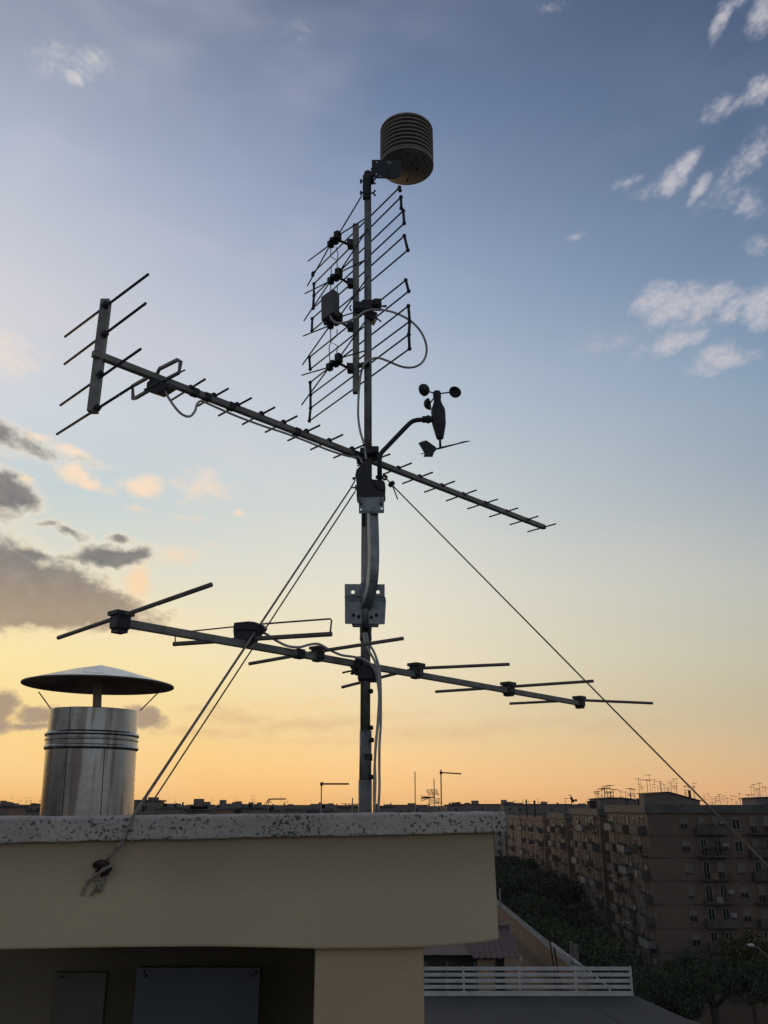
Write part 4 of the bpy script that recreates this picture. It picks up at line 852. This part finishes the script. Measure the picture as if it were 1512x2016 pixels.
hut('narrow lean-to sloping right beside the low dark roof hut', P(1234, 1580, 168).x, 168, P(1256, 1580, 168).x, 174, E - 1.3, P(0, 1573, 168).z - E + 1.3, P(0, 1580, 168).z - E + 1.3, 'cityA', 0)
hut('roof hut at the right edge of the photo on the nearest brick block', P(1490, 1580, 146).x, 146, P(1560, 1580, 146).x, 152, RB, P(0, 1570, 146).z - RB, P(0, 1571, 146).z - RB, 'cityA', 1)
def chimney(label, px, py, Y, w_, mt, z0):
    p = P(px, py, Y); m = MB(); m.box((p.x, Y, (z0 + p.z)/2), (w_, w_, p.z - z0)); m.box((p.x, Y, p.z + .05), (w_*1.25, w_*1.25, .09)); o = m.build('roof_chimney', mt); recentre(o, (p.x, Y, z0)); tag(o, label, 'chimney')
chimney('squat dark chimney left of the low dark roof hut', 1168, 1578, 172, 2.0, 'roofc', E - 1.4)
chimney('thin chimney pipe on the roof edge above the second block', 1258, 1573, 150, .8, 'roofc', RB)
chimney('thin dark pipe standing on the third block roof', 1036, 1575, 215, .35, 'roofc', E - 2.4)
chimney('short dark pipe standing right of the thin one', 1052, 1577, 212, .45, 'roofc', E - 2.4)
chimney('thin pipe on the large roof hut roof', 1357, 1557, 149, .35, 'roofc', RB)

# ------------------------------------------------ rooftop television antennas
def tv(kind, h, seed):
    rnd = random.Random(seed); m = MB(); r = .024
    m.tube([(0, 0, 0), (0, 0, h)], r, 5)
    t = []
    def yagi(z, ln, a, n, el_):
        c, s_ = math.cos(a), math.sin(a); q = MB(); q.tube([(-c*ln*.3, -s_*ln*.3, z), (c*ln*.7, s_*ln*.7, z)], r*.9, 5)
        for k in range(n):
            f = -.3 + k / (n-1); e_ = el_ * (1 - .4*k/n); q.tube([(c*ln*f - s_*e_, s_*ln*f + c*e_, z+.03), (c*ln*f + s_*e_, s_*ln*f - c*e_, z+.03)], r*.6, 4)
        return q
    t.append(yagi(h - .1, .6 + rnd.random()*.5, rnd.random()*6.3, 6, .24))
    if kind != 1: t.append(yagi(h*rnd.uniform(.6, .85), .5 + rnd.random()*.4, rnd.random()*6.3, 5, .30))
    if kind == 2:
        q = MB(); a = rnd.random()*6.3; c, s_ = math.cos(a), math.sin(a)
        for k in range(6): q.tube([(-c*.4, -s_*.4, h*.42 + k*.13), (c*.4, s_*.4, h*.42 + k*.13)], r*.6, 4)
        q.tube([(-c*.4, -s_*.4, h*.42), (-c*.4, -s_*.4, h*.42+.65)], r*.8, 4); q.tube([(c*.4, s_*.4, h*.42), (c*.4, s_*.4, h*.42+.65)], r*.8, 4); t.append(q)
    return m, t
TVP = []
for k, (kd, h) in enumerate(((0, 2.9), (1, 2.2), (2, 3.3), (0, 2.5), (1, 3.2), (1, 1.7))):
    m, t = tv(kd, h, k); TVP.append((protomesh(m, 'pole', 'bolt'), [protomesh(q, 'antenna_array', 'bolt') for q in t], h))
def roof_tv(px, Y, z0, s, k, label, group):
    p = P(px, 1580, Y); t = thing('roof_antenna', label, 'antenna', (p.x, Y, z0), group); t.rotation_euler = (0, 0, random.random()*6.3); t.scale = (s, s, s)
    pm, am, h = TVP[k]; inst('pole', pm, t, (0, 0, 0))
    for a_ in am: inst('antenna_array', a_, t, (0, 0, 0))
random.seed(21)
ORD = lambda k: '%d%s' % (k, 'th' if 10 < k % 100 < 14 else {1: 'st', 2: 'nd', 3: 'rd'}.get(k % 10, 'th'))
def cluster(pxs, Y, z0, ytops, label, group):
    ext = [(random.uniform(pxs[0] - 3, pxs[-1] + 3), random.uniform(min(ytops) + 6, max(ytops) + 4)) for _ in range(int(len(pxs) * .8))]
    for i_, (px, yt) in enumerate(sorted(list(zip(pxs, ytops)) + ext)):
        k = random.randrange(6); need = P(px, yt, Y).z - z0; roof_tv(px, Y + random.uniform(-2, 2), z0, max(.4, need / TVP[k][2]), k, label.replace('#', ORD(i_ + 1) + ' from the left'), group)
cluster([1173,1179,1186,1192,1197,1203,1209], 172, E - 1.3, [1560,1556,1552,1549,1546,1545,1553], 'TV antenna, # in the thicket above the low dark roof hut', 'antennas above the low roof hut')
cluster([1223,1233,1243,1250], 170, E - 1.3, [1556,1558,1551,1553], 'spindly TV antenna, # between the two roof thickets', 'antennas between the roof huts')
cluster([1261,1265,1270,1277,1283,1287,1292,1298,1304,1310,1318,1325,1334], 150, E + 1.6, [1531,1535,1548,1546,1524,1544,1549,1546,1541,1543,1540,1541,1548], 'TV antenna, # in the thicket on the large slanting roof hut', 'antennas on the large roof hut')
cluster([1352,1358,1370], 150, E + .6, [1546,1545,1541], 'TV antenna, # where the guy wire crosses the large hut', 'antennas on the slope of the large hut')
cluster([1388,1396,1403,1410,1418,1426,1432,1441,1450,1458,1466,1475], 165, RB, [1566,1562,1569,1571,1563,1566,1570,1565,1567,1561,1570,1563], 'small TV antenna, # on the long roof right of the guy wire', 'antennas along the right roof')
cluster([1482,1487,1493,1499,1505,1511], 150, E + .9, [1548,1544,1552,1541,1548,1553], 'TV antenna, # above the last roof hut, right edge', 'antennas at the right edge')
cluster([1015,1022,1029,1043,1060,1068,1079,1114], 260, E - 1.0, [1576,1578,1574,1577,1572,1577,1578,1571], 'tiny TV antenna, # on far roofs above the striped block', 'antennas over the middle of the street')
t = thing('roof_antenna', 'antenna mast with two small dishes above the second block', 'antenna', P(1126, 1592, 190))
m = MB(); m.tube([P(1126, 1592, 190), P(1124, 1565, 190)], .07, 6); m.tube([P(1119, 1565, 190), P(1125, 1566, 190)], .06, 6); m.build('pole', 'bolt', t)
for px, py, r_ in ((1125, 1572, .30), (1128, 1577, .36), (1134, 1576, .26)):
    c = P(px, py, 189.6); m = MB(); m.lathe(c, [(.01, 0), (r_*.6, -.06), (r_, -.2), (r_*1.02, -.2), (r_*.6, -.03), (.01, .05)], 14, axis=(.3, 1, -.2), close=False); m.tube([c, P(1126, py, 190)], .04, 5); m.build('dish', 'bolt', t)

# antennas on nearer roofs seen just over the coping
def near_pole(label, px, y0, y1, Y, r_, parts):
    z0 = E - 3.2; p = P(px, y0, Y); b = P(px, 1600, Y); t = thing('roof_antenna', label, 'antenna', (b.x, Y, z0)); m = MB(); m.tube([Vector((b.x, Y, z0)), p], r_, 6); m.build('pole', 'alu', t)
    for nm, pts, rr in parts: m = MB(); [m.tube([P(*q, Y) for q in pp], rr, 5) for pp in pts]; m.build(nm, 'bolt', t)
    return t
near_pole('pole antenna with a flat pale bar pointing right, left of the mast', 633, 1541, 0, 34, .022, [('boom', [[(631, 1543.5), (687, 1543.5)]], .034), ('clamp', [[(633, 1540), (633, 1547)]], .06)])
near_pole('bare thin pole right of the mast', 817, 1519, 0, 40, .022, [])
near_pole('tall pole antenna with a bar pointing right, right of the mast', 868, 1515, 0, 34, .024, [('boom', [[(866, 1521), (908, 1523.5)]], .026), ('clamp', [[(868, 1519), (868, 1524)]], .055)])
near_pole('small grid antenna with splayed rods between the two poles right of the mast', 854.5, 1533, 0, 36, .018,
   [('boom', [[(829, 1570.5), (857, 1569.5)]], .024),
    ('reflector', [[(839.5, 1555), (845, 1567)], [(849, 1553.5), (854, 1568)], [(859, 1554), (864.5, 1567)], [(842.5, 1586), (846, 1571)], [(863, 1586), (865, 1571)]] + [[(840 + k*1.1, 1555 + k*2.6), (860 + k*.9, 1554.5 + k*2.5)] for k in range(5)] + [[(844, 1574 + k*3), (864.5, 1572 + k*3)] for k in range(4)], .011),
    ('director', [[(828, 1567), (851, 1570)], [(828, 1573), (851, 1570)], [(829, 1577), (848, 1570.5)], [(857, 1580), (869, 1581)]], .014)])
near_pole('small dark antenna with a long level rod just left of the mast foot', 694, 1571, 0, 55, .035, [('boom', [[(671, 1582.5), (706, 1583)], [(684, 1585), (703, 1584.5)]], .018)])
near_pole('leaning lattice antenna with a level bar left of the mast, near the horizon', 529, 1573, 0, 60, .02, [('boom', [[(529, 1573.5), (563, 1573)]], .045), ('strut', [[(523, 1586), (529, 1574)], [(529, 1574), (534, 1580)], [(526, 1580), (533, 1580)], [(516, 1588), (529, 1574)]], .02)])

# ================================================================== FAR CITY
random.seed(5)
CB = []
def far_building(x0, x1, Y, dep, zt, mt, label, group, stair=True):
    t = thing('distant_building', label, 'building', ((x0+x1)/2, Y+dep/2, 0), group); o = t.location
    m = MB(); m.box(((x0+x1)/2, Y+dep/2, zt/2), (x1-x0, dep, zt)); m.build('wall', mt, t)
    m = MB(); m.box(((x0+x1)/2, Y+dep/2, zt + .25), (x1-x0+.8, dep+.8, .45)); m.build('roof', random.choice(('bandc', 'roofc')), t)
    if stair:
        for _ in range(random.randint(1, 4)):
            xx = random.uniform(x0 + 1, x1 - 1); hh = random.uniform(.3, 1.3) * (2 if random.random() < .15 else 1); m = MB(); m.box((xx, Y+dep/2, zt + .47 + hh/2), (random.choice((.6, .9, 2.5, 4)), 3, hh)); m.build('roof_hut', random.choice(('cityA', 'cityB', 'cityC')), t)
    nwx = int((x1-x0)/3.4); s = (Y/130) ** .5
    for f in range(2 if Y < 420 else 1):
        for k in range(min(nwx, 8)):
            q = window(t, (x0 + (k + .6)*(x1-x0)/min(nwx, 8) - o.x, Y - o.y - .03, zt - 2.0 - f*3.1), 0, random.choice((0, 1, 2))); q.scale = (1.3, 1, 1.2)
    return t
zones = [(-40, 95, 'left of the chimney flue', 'skyline left of the flue'),
         (300, 400, 'between the flue and the guy wires', 'skyline right of the flue'),
         (400, 560, 'right of the guy wires', 'skyline right of the guys'),
         (560, 710, 'just left of the mast foot', 'skyline left of the mast'),
         (735, 880, 'behind the thin poles right of the mast', 'skyline behind the thin poles'),
         (880, 1010, 'above the coping end', 'skyline above the coping end'),
         (1010, 1200, 'behind the street blocks', 'skyline behind the street blocks')]
TONE = {'cityA': 'grey', 'cityB': 'brown', 'cityC': 'pale', 'brickD': 'pinkish'}
for zi, (a, b, lab, grp) in enumerate(zones):
    px = a; i_ = 1
    while px < b:                                   # back row, 380-700 m
        Y = random.uniform(380, 700) if zi < 6 else random.uniform(420, 640); wpx = random.uniform(16, 60); zt = P(px, random.uniform(1585.0, 1588.0), Y).z
        mt = random.choice(('cityA', 'cityB', 'cityC'))
        far_building(P(px, 1590, Y).x, P(px + wpx, 1590, Y).x, Y, 14, zt, mt, '%s far skyline building, %s from left %s' % (TONE[mt], ORD(i_), lab), grp); px += wpx * .95; i_ += 1
    px = a + random.uniform(0, 10); i_ = 1
    while px < b - 15 and zi < 6:                   # front row, 160-330 m
        Y = random.uniform(150, 320); wpx = random.uniform(20, 60); zt = P(px, random.uniform(1590, 1598), Y).z
        x0, x1 = P(px, 1590, Y).x, P(min(px + wpx, b + 5), 1590, Y).x
        mt = random.choice(('cityA', 'cityB', 'brickD'))
        if not (x1 > 8 and Y < 400): far_building(x0, x1, Y, 12, zt, mt, '%s nearer skyline building, %s from left %s' % (TONE[mt], ORD(i_), lab), grp); i_ += 1
        px += wpx * random.uniform(.95, 1.3)
far_building(P(905, 1590, 470).x, P(1125, 1590, 470).x, 470, 16, P(0, 1584.5, 470).z, 'cityB', 'very long dark building closing the view over the street', None)
far_building(P(262, 1590, 260).x, P(300, 1590, 260).x, 260, 14, P(0, 1578, 260).z, 'cityB', 'taller dark building just right of the chimney flue', None)
tw = thing('tower', 'narrow dark tower on the skyline right of the guy wires', 'tower', (P(470, 1590, 420).x, 420, 0))
m = MB(); m.box((tw.location.x, 420, (E + 2)/2), (2.2, 2.2, E + 2)); m.box((tw.location.x, 420, E + 2.15), (2.8, 2.8, .3)); m.build('shaft', 'cityB', tw)
# belfry-like roof lantern far left
t = thing('roof_lantern', 'small open roof lantern with pitched cap on the skyline at the left edge', 'roof lantern', (P(11, 1585, 300).x, 300, P(11, 1588, 300).z))
for px in (4, 9, 14, 19): a = P(px, 1590, 300); b = P(px, 1581.5, 300); m = MB(); m.tube([a, b], .22, 4, square=True); m.build('pillar', 'cityA', t)
m = MB(); m.prism([P(0, 1582, 299), P(22, 1582, 299), P(20, 1580, 299), P(11, 1578, 299), P(2, 1580, 299)], (0, 3, 0)); m.build('roof', 'cityB', t)
# skyline antennas
for i_, px in enumerate(sorted(random.choice((random.uniform(22, 85), random.uniform(300, 700), random.uniform(740, 1110))) for _ in range(46))):
    Y = random.uniform(240, 330)
    roof_tv(px, Y, P(px, 1587.5, Y).z, random.uniform(.5, 1.0), random.randrange(6), 'hair-thin TV antenna, %s from the left along the distant skyline' % ORD(i_ + 1), 'antennas on the distant skyline')

# ================================================================== ROOFS BELOW, RIGHT
YRL = 30.0
zr0, zr1 = P(1000, 1960, YRL).z, P(1000, 1905, YRL).z
xr0, xr1 = -3.0, P(1246, 1958, YRL).x
nb = thing('lower_building', 'lower building with a flat grey roof, red sheet canopy and long street parapet, below right', 'building', ((xr0+xr1)/2, 30, 0))
m = MB(); yn = 13.0
m.box(((xr0+xr1)/2, (yn+30)/2, (zr0 - .36)/2), (xr1-xr0-.2, 30-yn, zr0 - .36)); m.box(((xr0+xr1)/2, 45.002, (zr0 - 3.4)/2), (xr1-xr0-.2, 30, zr0 - 3.4)); m.build('wall', 'brickB', nb)
def RP_(px, py): r = ray(px, py); t = (zr0 - E) / r.z; return Vector((r.x*t, r.y*t, zr0 - .34))
c1_ = RP_(1345, 2003); c2_ = RP_(1500, 2055)
m = MB(); m.prism([Vector((xr0, yn, zr0 - .34)), Vector((c2_.x, yn, zr0 - .34)), c2_, c1_, Vector((xr1 + .05, YRL + .1, zr0 - .34)), Vector((xr0, YRL + .1, zr0 - .34))], (0, 0, .34)); m.build('flat_roof', 'terrace', nb)
for (pa1, pa2) in (((905, 1965), (965, 2030)), ((1040, 1966), (1110, 2012)), ((1150, 1967), (1235, 2025))):
    a, b = RP_(*pa1), RP_(*pa2); d_ = Vector((.05, 0, 0)); up_ = Vector((0, 0, .342)); m = MB(); m.prism([a + up_, b + up_, b + up_ + d_, a + up_ + d_], (0, 0, .008)); m.build('seam', 'roofc', nb)
XPp = 6.45
zpT, zpB = E - .8*XPp, E - .925*XPp
ZR2 = zr0 - 3.0; yc_, yl_ = (YRL + .3 + 60)/2, 60 - YRL - .3
m = MB(); m.box((XPp, yc_, (zpT + ZR2)/2), (.22, yl_, zpT - ZR2)); m.build('parapet', 'brickB', nb)
m = MB(); m.box((XPp - .02, yc_, zpT + .035), (.32, yl_, .06)); m.build('parapet_cap', 'bandc', nb)
m = MB(); m.box((XPp - .135, yc_, E - .955*XPp), (.04, yl_, .085*XPp)); m.build('band', 'roofc', nb)
for q in (.905, 1.0): m = MB(); m.box((XPp - .15, yc_, E - q*XPp), (.09, yl_, .05)); m.build('ledge', 'bandc', nb)
m = MB(); m.box(((xr0+XPp-.3)/2, 45.2, ZR2 - .15), (XPp-.3-xr0, 29.4, .3)); m.build('rear_roof', 'terrace', nb)
# red canopy on a hut
YH = 36.0
hh = thing('roof_hut', 'small rooftop hut under a red corrugated sheet canopy, beyond the white railing', 'roof hut', (P(930, 1900, YH).x, YH, zr0))
a, b = P(820, 1885, YH), P(1018, 1885, YH)
m = MB(); m.box(((a.x+b.x)/2 - .1, YH + 2.2, (a.z + ZR2)/2 + .1), (b.x-a.x-.6, 3.0, a.z - ZR2 - .1)); m.build('wall', 'roofc', hh)
def canopy(nl, nr, fl, fr, nn, amp, mt):
    m = MB(); vs = []
    for (l_, r_) in ((nl, nr), (fl, fr)):
        for k in range(nn): vs.append(l_.lerp(r_, k/(nn-1)) + Vector((0, 0, amp*math.cos(k*math.pi/1.5))))
    m.add(vs, [(k, k+1, nn+k+1, nn+k) for k in range(nn-1)]); m.add([v - Vector((0, 0, .012)) for v in vs], [(k, nn+k, nn+k+1, k+1) for k in range(nn-1)]); return m.build('canopy', mt, hh)
canopy(P(930, 1886, YH - .2), P(1025, 1886, YH - .2), P(912, 1824, YH + 3), P(1001, 1824, YH + 3), 25, .03, 'redroof')
canopy(P(815, 1880, YH), P(931, 1880, YH), P(815, 1853, YH + 2.4), P(931, 1850, YH + 2.4), 8, .004, 'redroof')
m = MB(); q1, q2 = P(1003, 1822, YH + 2.9), P(975, 1822, YH + 2.9); m.box(((q1.x+q2.x)/2, YH + 3.1, q1.z), (q1.x - q2.x, .3, .08)); m.build('ridge_cap', 'bandc', hh)
for px in (838, 880, 935, 975): q = P(px, 1890, YH + .1); m = MB(); m.box((q.x, YH + .1, (q.z + ZR2)/2 - .02), (.09, .09, q.z - ZR2 - .08)); m.build('post', 'bandc', hh)
m = MB(); m.box((P(958, 1895, YH+.6).x, YH + .65, (P(0, 1892, YH).z + ZR2)/2), (.7, .06, P(0, 1892, YH).z - ZR2 - .1)); m.build('door', 'pillar', hh)
# white slatted railing
rl = thing('slatted_railing', 'white slatted railing along the edge of the grey flat roof', 'railing', ((P(835, 1950, YRL).x + xr1)/2, YRL, zr0))
hz = zr1 - zr0; XRl = P(800, 1950, YRL).x
for k in range(5): z = zr0 + hz * (.97 - k*.218); m = MB(); m.box(((XRl + xr1)/2, YRL - .03, z), (xr1 - XRl, .028, hz*.125)); m.build('slat', 'white_rail', rl)
for px in (913, 1023.7, 1134, 1243): x = P(px, 1930, YRL).x; m = MB(); m.box((x, YRL + .015, zr0 + hz/2 + .01), (.06, .05, hz + .04)); m.build('post', 'white_rail', rl)
m = MB(); m.box(((XRl + xr1)/2, YRL, zr0 + .02), (xr1 - XRl, .12, .04)); m.build('base_rail', 'white_rail', rl)
# clutter behind the railing
def clut(name, label, cat, px0, px1, y0, Y, mt, dep=.1):
    a, b = P(px0, y0, Y), P(px1, y0, Y); zz = ZR2; m = MB(); m.cham(((a.x+b.x)/2, Y, (a.z+zz)/2), (b.x-a.x, dep, a.z-zz), k=.05); m.box(((a.x+b.x)/2, Y, a.z + .01), ((b.x-a.x)*1.1, dep*1.2, .03)); o = m.build(name, mt); recentre(o, ((a.x+b.x)/2, Y, zz)); tag(o, label, cat)
clut('upright_board', 'left pale upright board leaning behind the white railing', 'board', 1122, 1128, 1856, 33, 'bandc')
clut('upright_board', 'right pale upright board, slightly shorter, behind the white railing', 'board', 1130, 1137, 1861, 33.3, 'cityA')
for (xa, ya, xb, yb, lb) in ((1082, 1848, 1098, 1960, 'dark double pole leaning behind the white railing, left one'), (1089, 1852, 1106, 1960, 'dark pole leaning behind the white railing, right one')):
    m = MB(); Yq = 34; m.tube([P(xb + 10, yb + 70, Yq), P(xb, yb, Yq), P(xa, ya, Yq)], .035, 6); m.ball(P(xa, ya, Yq), .05); o = m.build('pole', 'bolt'); recentre(o, P(xb, yb, Yq)); tag(o, lb, 'pole')
m = MB(); m.tube([P(1086, 1856, 33.5), P(1160, 1912, 32.5), P(1200, 1945, 31.5)], .03, 6); m.tube([P(1086, 1860, 33.5), P(1160, 1917, 32.5)], .02, 6); m.tube([P(1200, 1945, 31.5), P(1206, 2010, 31.5)], .03, 6); o = m.build('handrail', 'white_rail'); recentre(o, P(1202, 1958, 31.5)); tag(o, 'thin white handrail sloping down behind the railing', 'handrail')
m = MB(); m.tube([P(985, 1788, 50), P(984, 1750, 50)], .03, 6); m.ball(P(984, 1750, 50), .05); o = m.build('pole', 'frame'); recentre(o, P(985, 1788, 50)); tag(o, 'short white pole on the far end of the street parapet', 'pole')
m = MB(); m.tube([P(1024, 1884, 35), P(1028, 1893, 34.9), P(1028, 1906, 34.9)], .035, 6); m.tube([P(1028, 1906, 34.9), P(1029, 2040, 34.9)], .03, 6); o = m.build('downpipe', 'frame'); recentre(o, P(1028, 1958, 34.9)); tag(o, 'white downpipe at the right end of the red canopy', 'pipe')
# street lamp at the right edge
t = thing('street_lamp', 'curved arm street lamp at the bottom right before the brick block', 'street lamp', (P(1516, 1900, 96).x, 96, 0))
lx = P(1516, 1900, 96).x
m = MB(); m.tube([(lx, 96, 0), (lx, 96, P(0, 1893, 96).z)], [.11, .07], 8); m.build('pole', 'bandc', t)
m = MB(); m.tube(smooth_path([Vector((lx, 96, P(0, 1893, 96).z)), P(1508, 1880, 96), P(1495, 1868, 96), P(1480, 1861, 96)], 4), .05, 6); m.build('arm', 'cityC', t)
m = MB(); m.lathe(P(1479, 1861, 96), [(.01, -.35), (.13, -.25), (.17, 0), (.12, .3), (.02, .42)], 10, axis=(-1, 0, .05)); m.build('lamp_head', 'white_rail', t)

# ================================================================== TREES
def tree_protos(nv, mt, nleaf, spread, ht, seed):
    rnd = random.Random(seed); out = []
    for v in range(nv):
        tr = MB(); th = ht * .42
        pts = [Vector((0, 0, 0)), Vector((rnd.uniform(-.2, .2), rnd.uniform(-.2, .2), th*.5)), Vector((rnd.uniform(-.4, .4), rnd.uniform(-.4, .4), th))]
        tr.tube(pts, [.34, .26, .22], 8); tips = []
        for k in range(7):
            a = k*.9 + rnd.random(); rr = spread*rnd.uniform(.45, .8); e_ = Vector((math.cos(a)*rr, math.sin(a)*rr, ht*rnd.uniform(.6, .88)))
            md = pts[2].lerp(e_, .5) + Vector((0, 0, .6)); tr.tube([pts[2], md, e_], [.15, .09, .03], 5); tips += [e_, md]
        cl = []
        for k in range(30):
            a = rnd.random()*6.3; rr = spread*math.sqrt(rnd.random()); zf = 1 - (rr/spread)**2*.55
            cl.append((Vector((math.cos(a)*rr, math.sin(a)*rr, ht*(.48 + .46*zf*rnd.uniform(.55, 1)))), rnd.uniform(.9, 1.9)))
        for e_ in tips: cl.append((e_, rnd.uniform(1.0, 1.6)))
        lf = MB(); vs = []; fs = []
        for _ in range(nleaf):
            c, r_ = rnd.choice(cl); d = Vector((rnd.gauss(0, 1), rnd.gauss(0, 1), rnd.gauss(0, .75))).normalized() * r_ * rnd.random()**.4; p = c + d
            q = Vector((rnd.gauss(0, 1), rnd.gauss(0, 1), rnd.gauss(0, 1))).normalized(); u = q.orthogonal().normalized(); w_ = q.cross(u); s = rnd.uniform(.13, .30)
            n0 = len(vs); vs += [p + u*s, p + w_*s*.6, p - u*s, p - w_*s*.6]; fs.append((n0, n0+1, n0+2, n0+3))
        lf.v = vs; lf.f = fs; lf.sm = [False]*len(fs)
        out.append((protomesh(tr, 'trunk', 'bark'), protomesh(lf, 'crown', mt)))
    return out
TP = tree_protos(3, 'leaf', 9000, 4.6, 13, 1); TP2 = tree_protos(1, 'leaf2', 9000, 4.2, 12, 9)
random.seed(31)
def tree(x, y, s, pr, label, group, sz=None):
    t = thing('street_tree', label, 'tree', (x, y, 0), group); tk, cr = random.choice(pr); t.rotation_euler = (0, 0, random.random()*6.3); t.scale = (s, s, sz or s)
    inst('trunk', tk, t, (0, 0, 0)); inst('crown', cr, t, (0, 0, 0))
for i_, Y in enumerate((185, 193, 202, 212, 224, 238, 252, 268)):
    for X in (27.5, 34.5): tree(X + random.uniform(-1, 1), Y + random.uniform(-2, 2), random.uniform(1.2, 1.35), TP, 'dark tree at the foot of the distant blocks, %s nearest of the %s row' % (ORD(i_+1), 'left' if X < 30 else 'right'), 'far street trees')
for i_, Y in enumerate((112, 121, 131, 142, 154, 168)):
    for X in (25.5, 31.5): tree(X + random.uniform(-1, 1), Y + random.uniform(-2, 2), (random.uniform(1.05, 1.2) if X < 30 else (.85, .78, .74, .82, .98, 1.08)[i_]), TP, 'dark round tree below the second block, %s nearest of the %s street row' % (ORD(i_+1), 'left' if X < 28 else 'right'), 'middle street trees')
def pine_protos(seed):
    rnd = random.Random(seed); out = []
    for v in range(2):
        tr = MB(); top = Vector((rnd.uniform(-.5, .5), rnd.uniform(-.5, .5), 10.2)); tr.tube([Vector((0, 0, 0)), Vector((.2, 0, 5)), top], [.42, .3, .26], 8); cl = []
        for k in range(9):
            a = k*.7 + rnd.random()*.4; rr = rnd.uniform(2, 4.6); e_ = Vector((math.cos(a)*rr, math.sin(a)*rr, rnd.uniform(11, 12.4))); tr.tube([top - Vector((0, 0, .6)), top.lerp(e_, .5), e_], [.16, .1, .04], 5)
        for k in range(70):
            a = rnd.random()*6.3; rr = 5.4*math.sqrt(rnd.random()); cl.append((Vector((math.cos(a)*rr, math.sin(a)*rr, 10.9 + 2.3*(1 - (rr/6)**2)*rnd.random()**.6)), rnd.uniform(.5, 1.25)))
        lf = MB(); vs = []; fs = []
        for _ in range(15000):
            c, r_ = rnd.choice(cl); d = Vector((rnd.gauss(0, 1), rnd.gauss(0, 1), rnd.gauss(0, .7))).normalized() * r_ * rnd.random()**.4; p = c + d
            q = Vector((rnd.gauss(0, 1), rnd.gauss(0, 1), rnd.gauss(0, 1))).normalized(); u = q.orthogonal().normalized(); w_ = q.cross(u); s_ = rnd.uniform(.09, .2)
            n0 = len(vs); vs += [p + u*s_, p + w_*s_*.5, p - u*s_, p - w_*s_*.5]; fs.append((n0, n0+1, n0+2, n0+3))
        lf.v = vs; lf.f = fs; lf.sm = [False]*len(fs); out.append((protomesh(tr, 'trunk', 'bark'), protomesh(lf, 'crown', 'leaf')))
    return out
PP = pine_protos(4)
for (X, Y, s_, lb) in ((33.6, 99, 1.0, 'flat crowned pine in the bottom right corner, its trunk showing against pale ground'), (41.5, 101, 1.02, 'flat crowned pine cut by the right edge of the photo'),
                   (26.5, 97, .98, 'flat crowned pine just right of the white railing end'), (37, 109, .98, 'flat crowned pine standing behind the other two pines')):
    tree(X, Y, s_, PP, lb, 'pines at the bottom right')
tree(24.5, 90, .80, TP, 'bushy dark tree whose crown shows just beyond the railing', None)
tree(46.5, 122, 1.15, TP2, 'tall olive tree standing before the plain corner of the nearest brick block', None)
# parked cars glimpsed between the crowns
def car_proto():
    b = MB(); b.prism([Vector((-.85, x, z)) for x, z in ((-2.1, .35), (2.1, .35), (2.15, .75), (1.3, .92), (.75, 1.4), (-1.1, 1.42), (-1.7, .98), (-2.15, .9))], (1.7, 0, 0))
    g_ = MB(); g_.prism([Vector((-.87, x, z)) for x, z in ((1.1, .96), (.7, 1.33), (-1.0, 1.34), (-1.5, .99))], (1.74, 0, 0))
    wh = MB(); wh.lathe((0, 0, 0), [(.05, -.1), (.32, -.1), (.33, 0), (.32, .1), (.05, .1)], 14, axis=(1, 0, 0)); return b, g_, wh
b, g_, wh = car_proto(); CARM = [protomesh(b, 'body', 'white_rail')]; b2, _, _ = car_proto(); CARM.append(protomesh(b2, 'body', 'galv_light')); GM = protomesh(g_, 'windows', 'glass'); WH = protomesh(wh, 'wheel', 'black')
def car(x, y, k, label, rz=0):
    t = thing('parked_car', label, 'car', (x, y, .01)); t.rotation_euler = (0, 0, rz); inst('body', CARM[k], t, (0, 0, 0)); inst('glazing', GM, t, (0, 0, 0))
    for sx in (-.78, .78):
        for sy in (-1.35, 1.35): inst('wheel', WH, t, (sx, sy, .33))
car(28.8, 128, 0, 'white car parked under the trees before the second block')
car(44, 116, 1, 'silver car parked on the side road below the nearest block', 1.57)

# ================================================================== HAZE over the town
m = MB(); m.box((0, 0, (E + 14 - 1)/2), (3200, 3200, E + 14 + 1))
hz_ = m.build('haze', 'glass'); hz_['kind'] = 'stuff'
hm = bpy.data.materials.new('dusk haze'); hm.use_nodes = True; ht = hm.node_tree; ht.nodes.clear()
hv = ht.nodes.new('ShaderNodeVolumePrincipled'); ho = ht.nodes.new('ShaderNodeOutputMaterial'); ht.links.new(hv.outputs[0], ho.inputs['Volume'])
hv.inputs['Color'].default_value = (.80, .78, .80, 1); hv.inputs['Density'].default_value = .00009; hv.inputs['Anisotropy'].default_value = .2
hz_.data.materials.clear(); hz_.data.materials.append(hm)
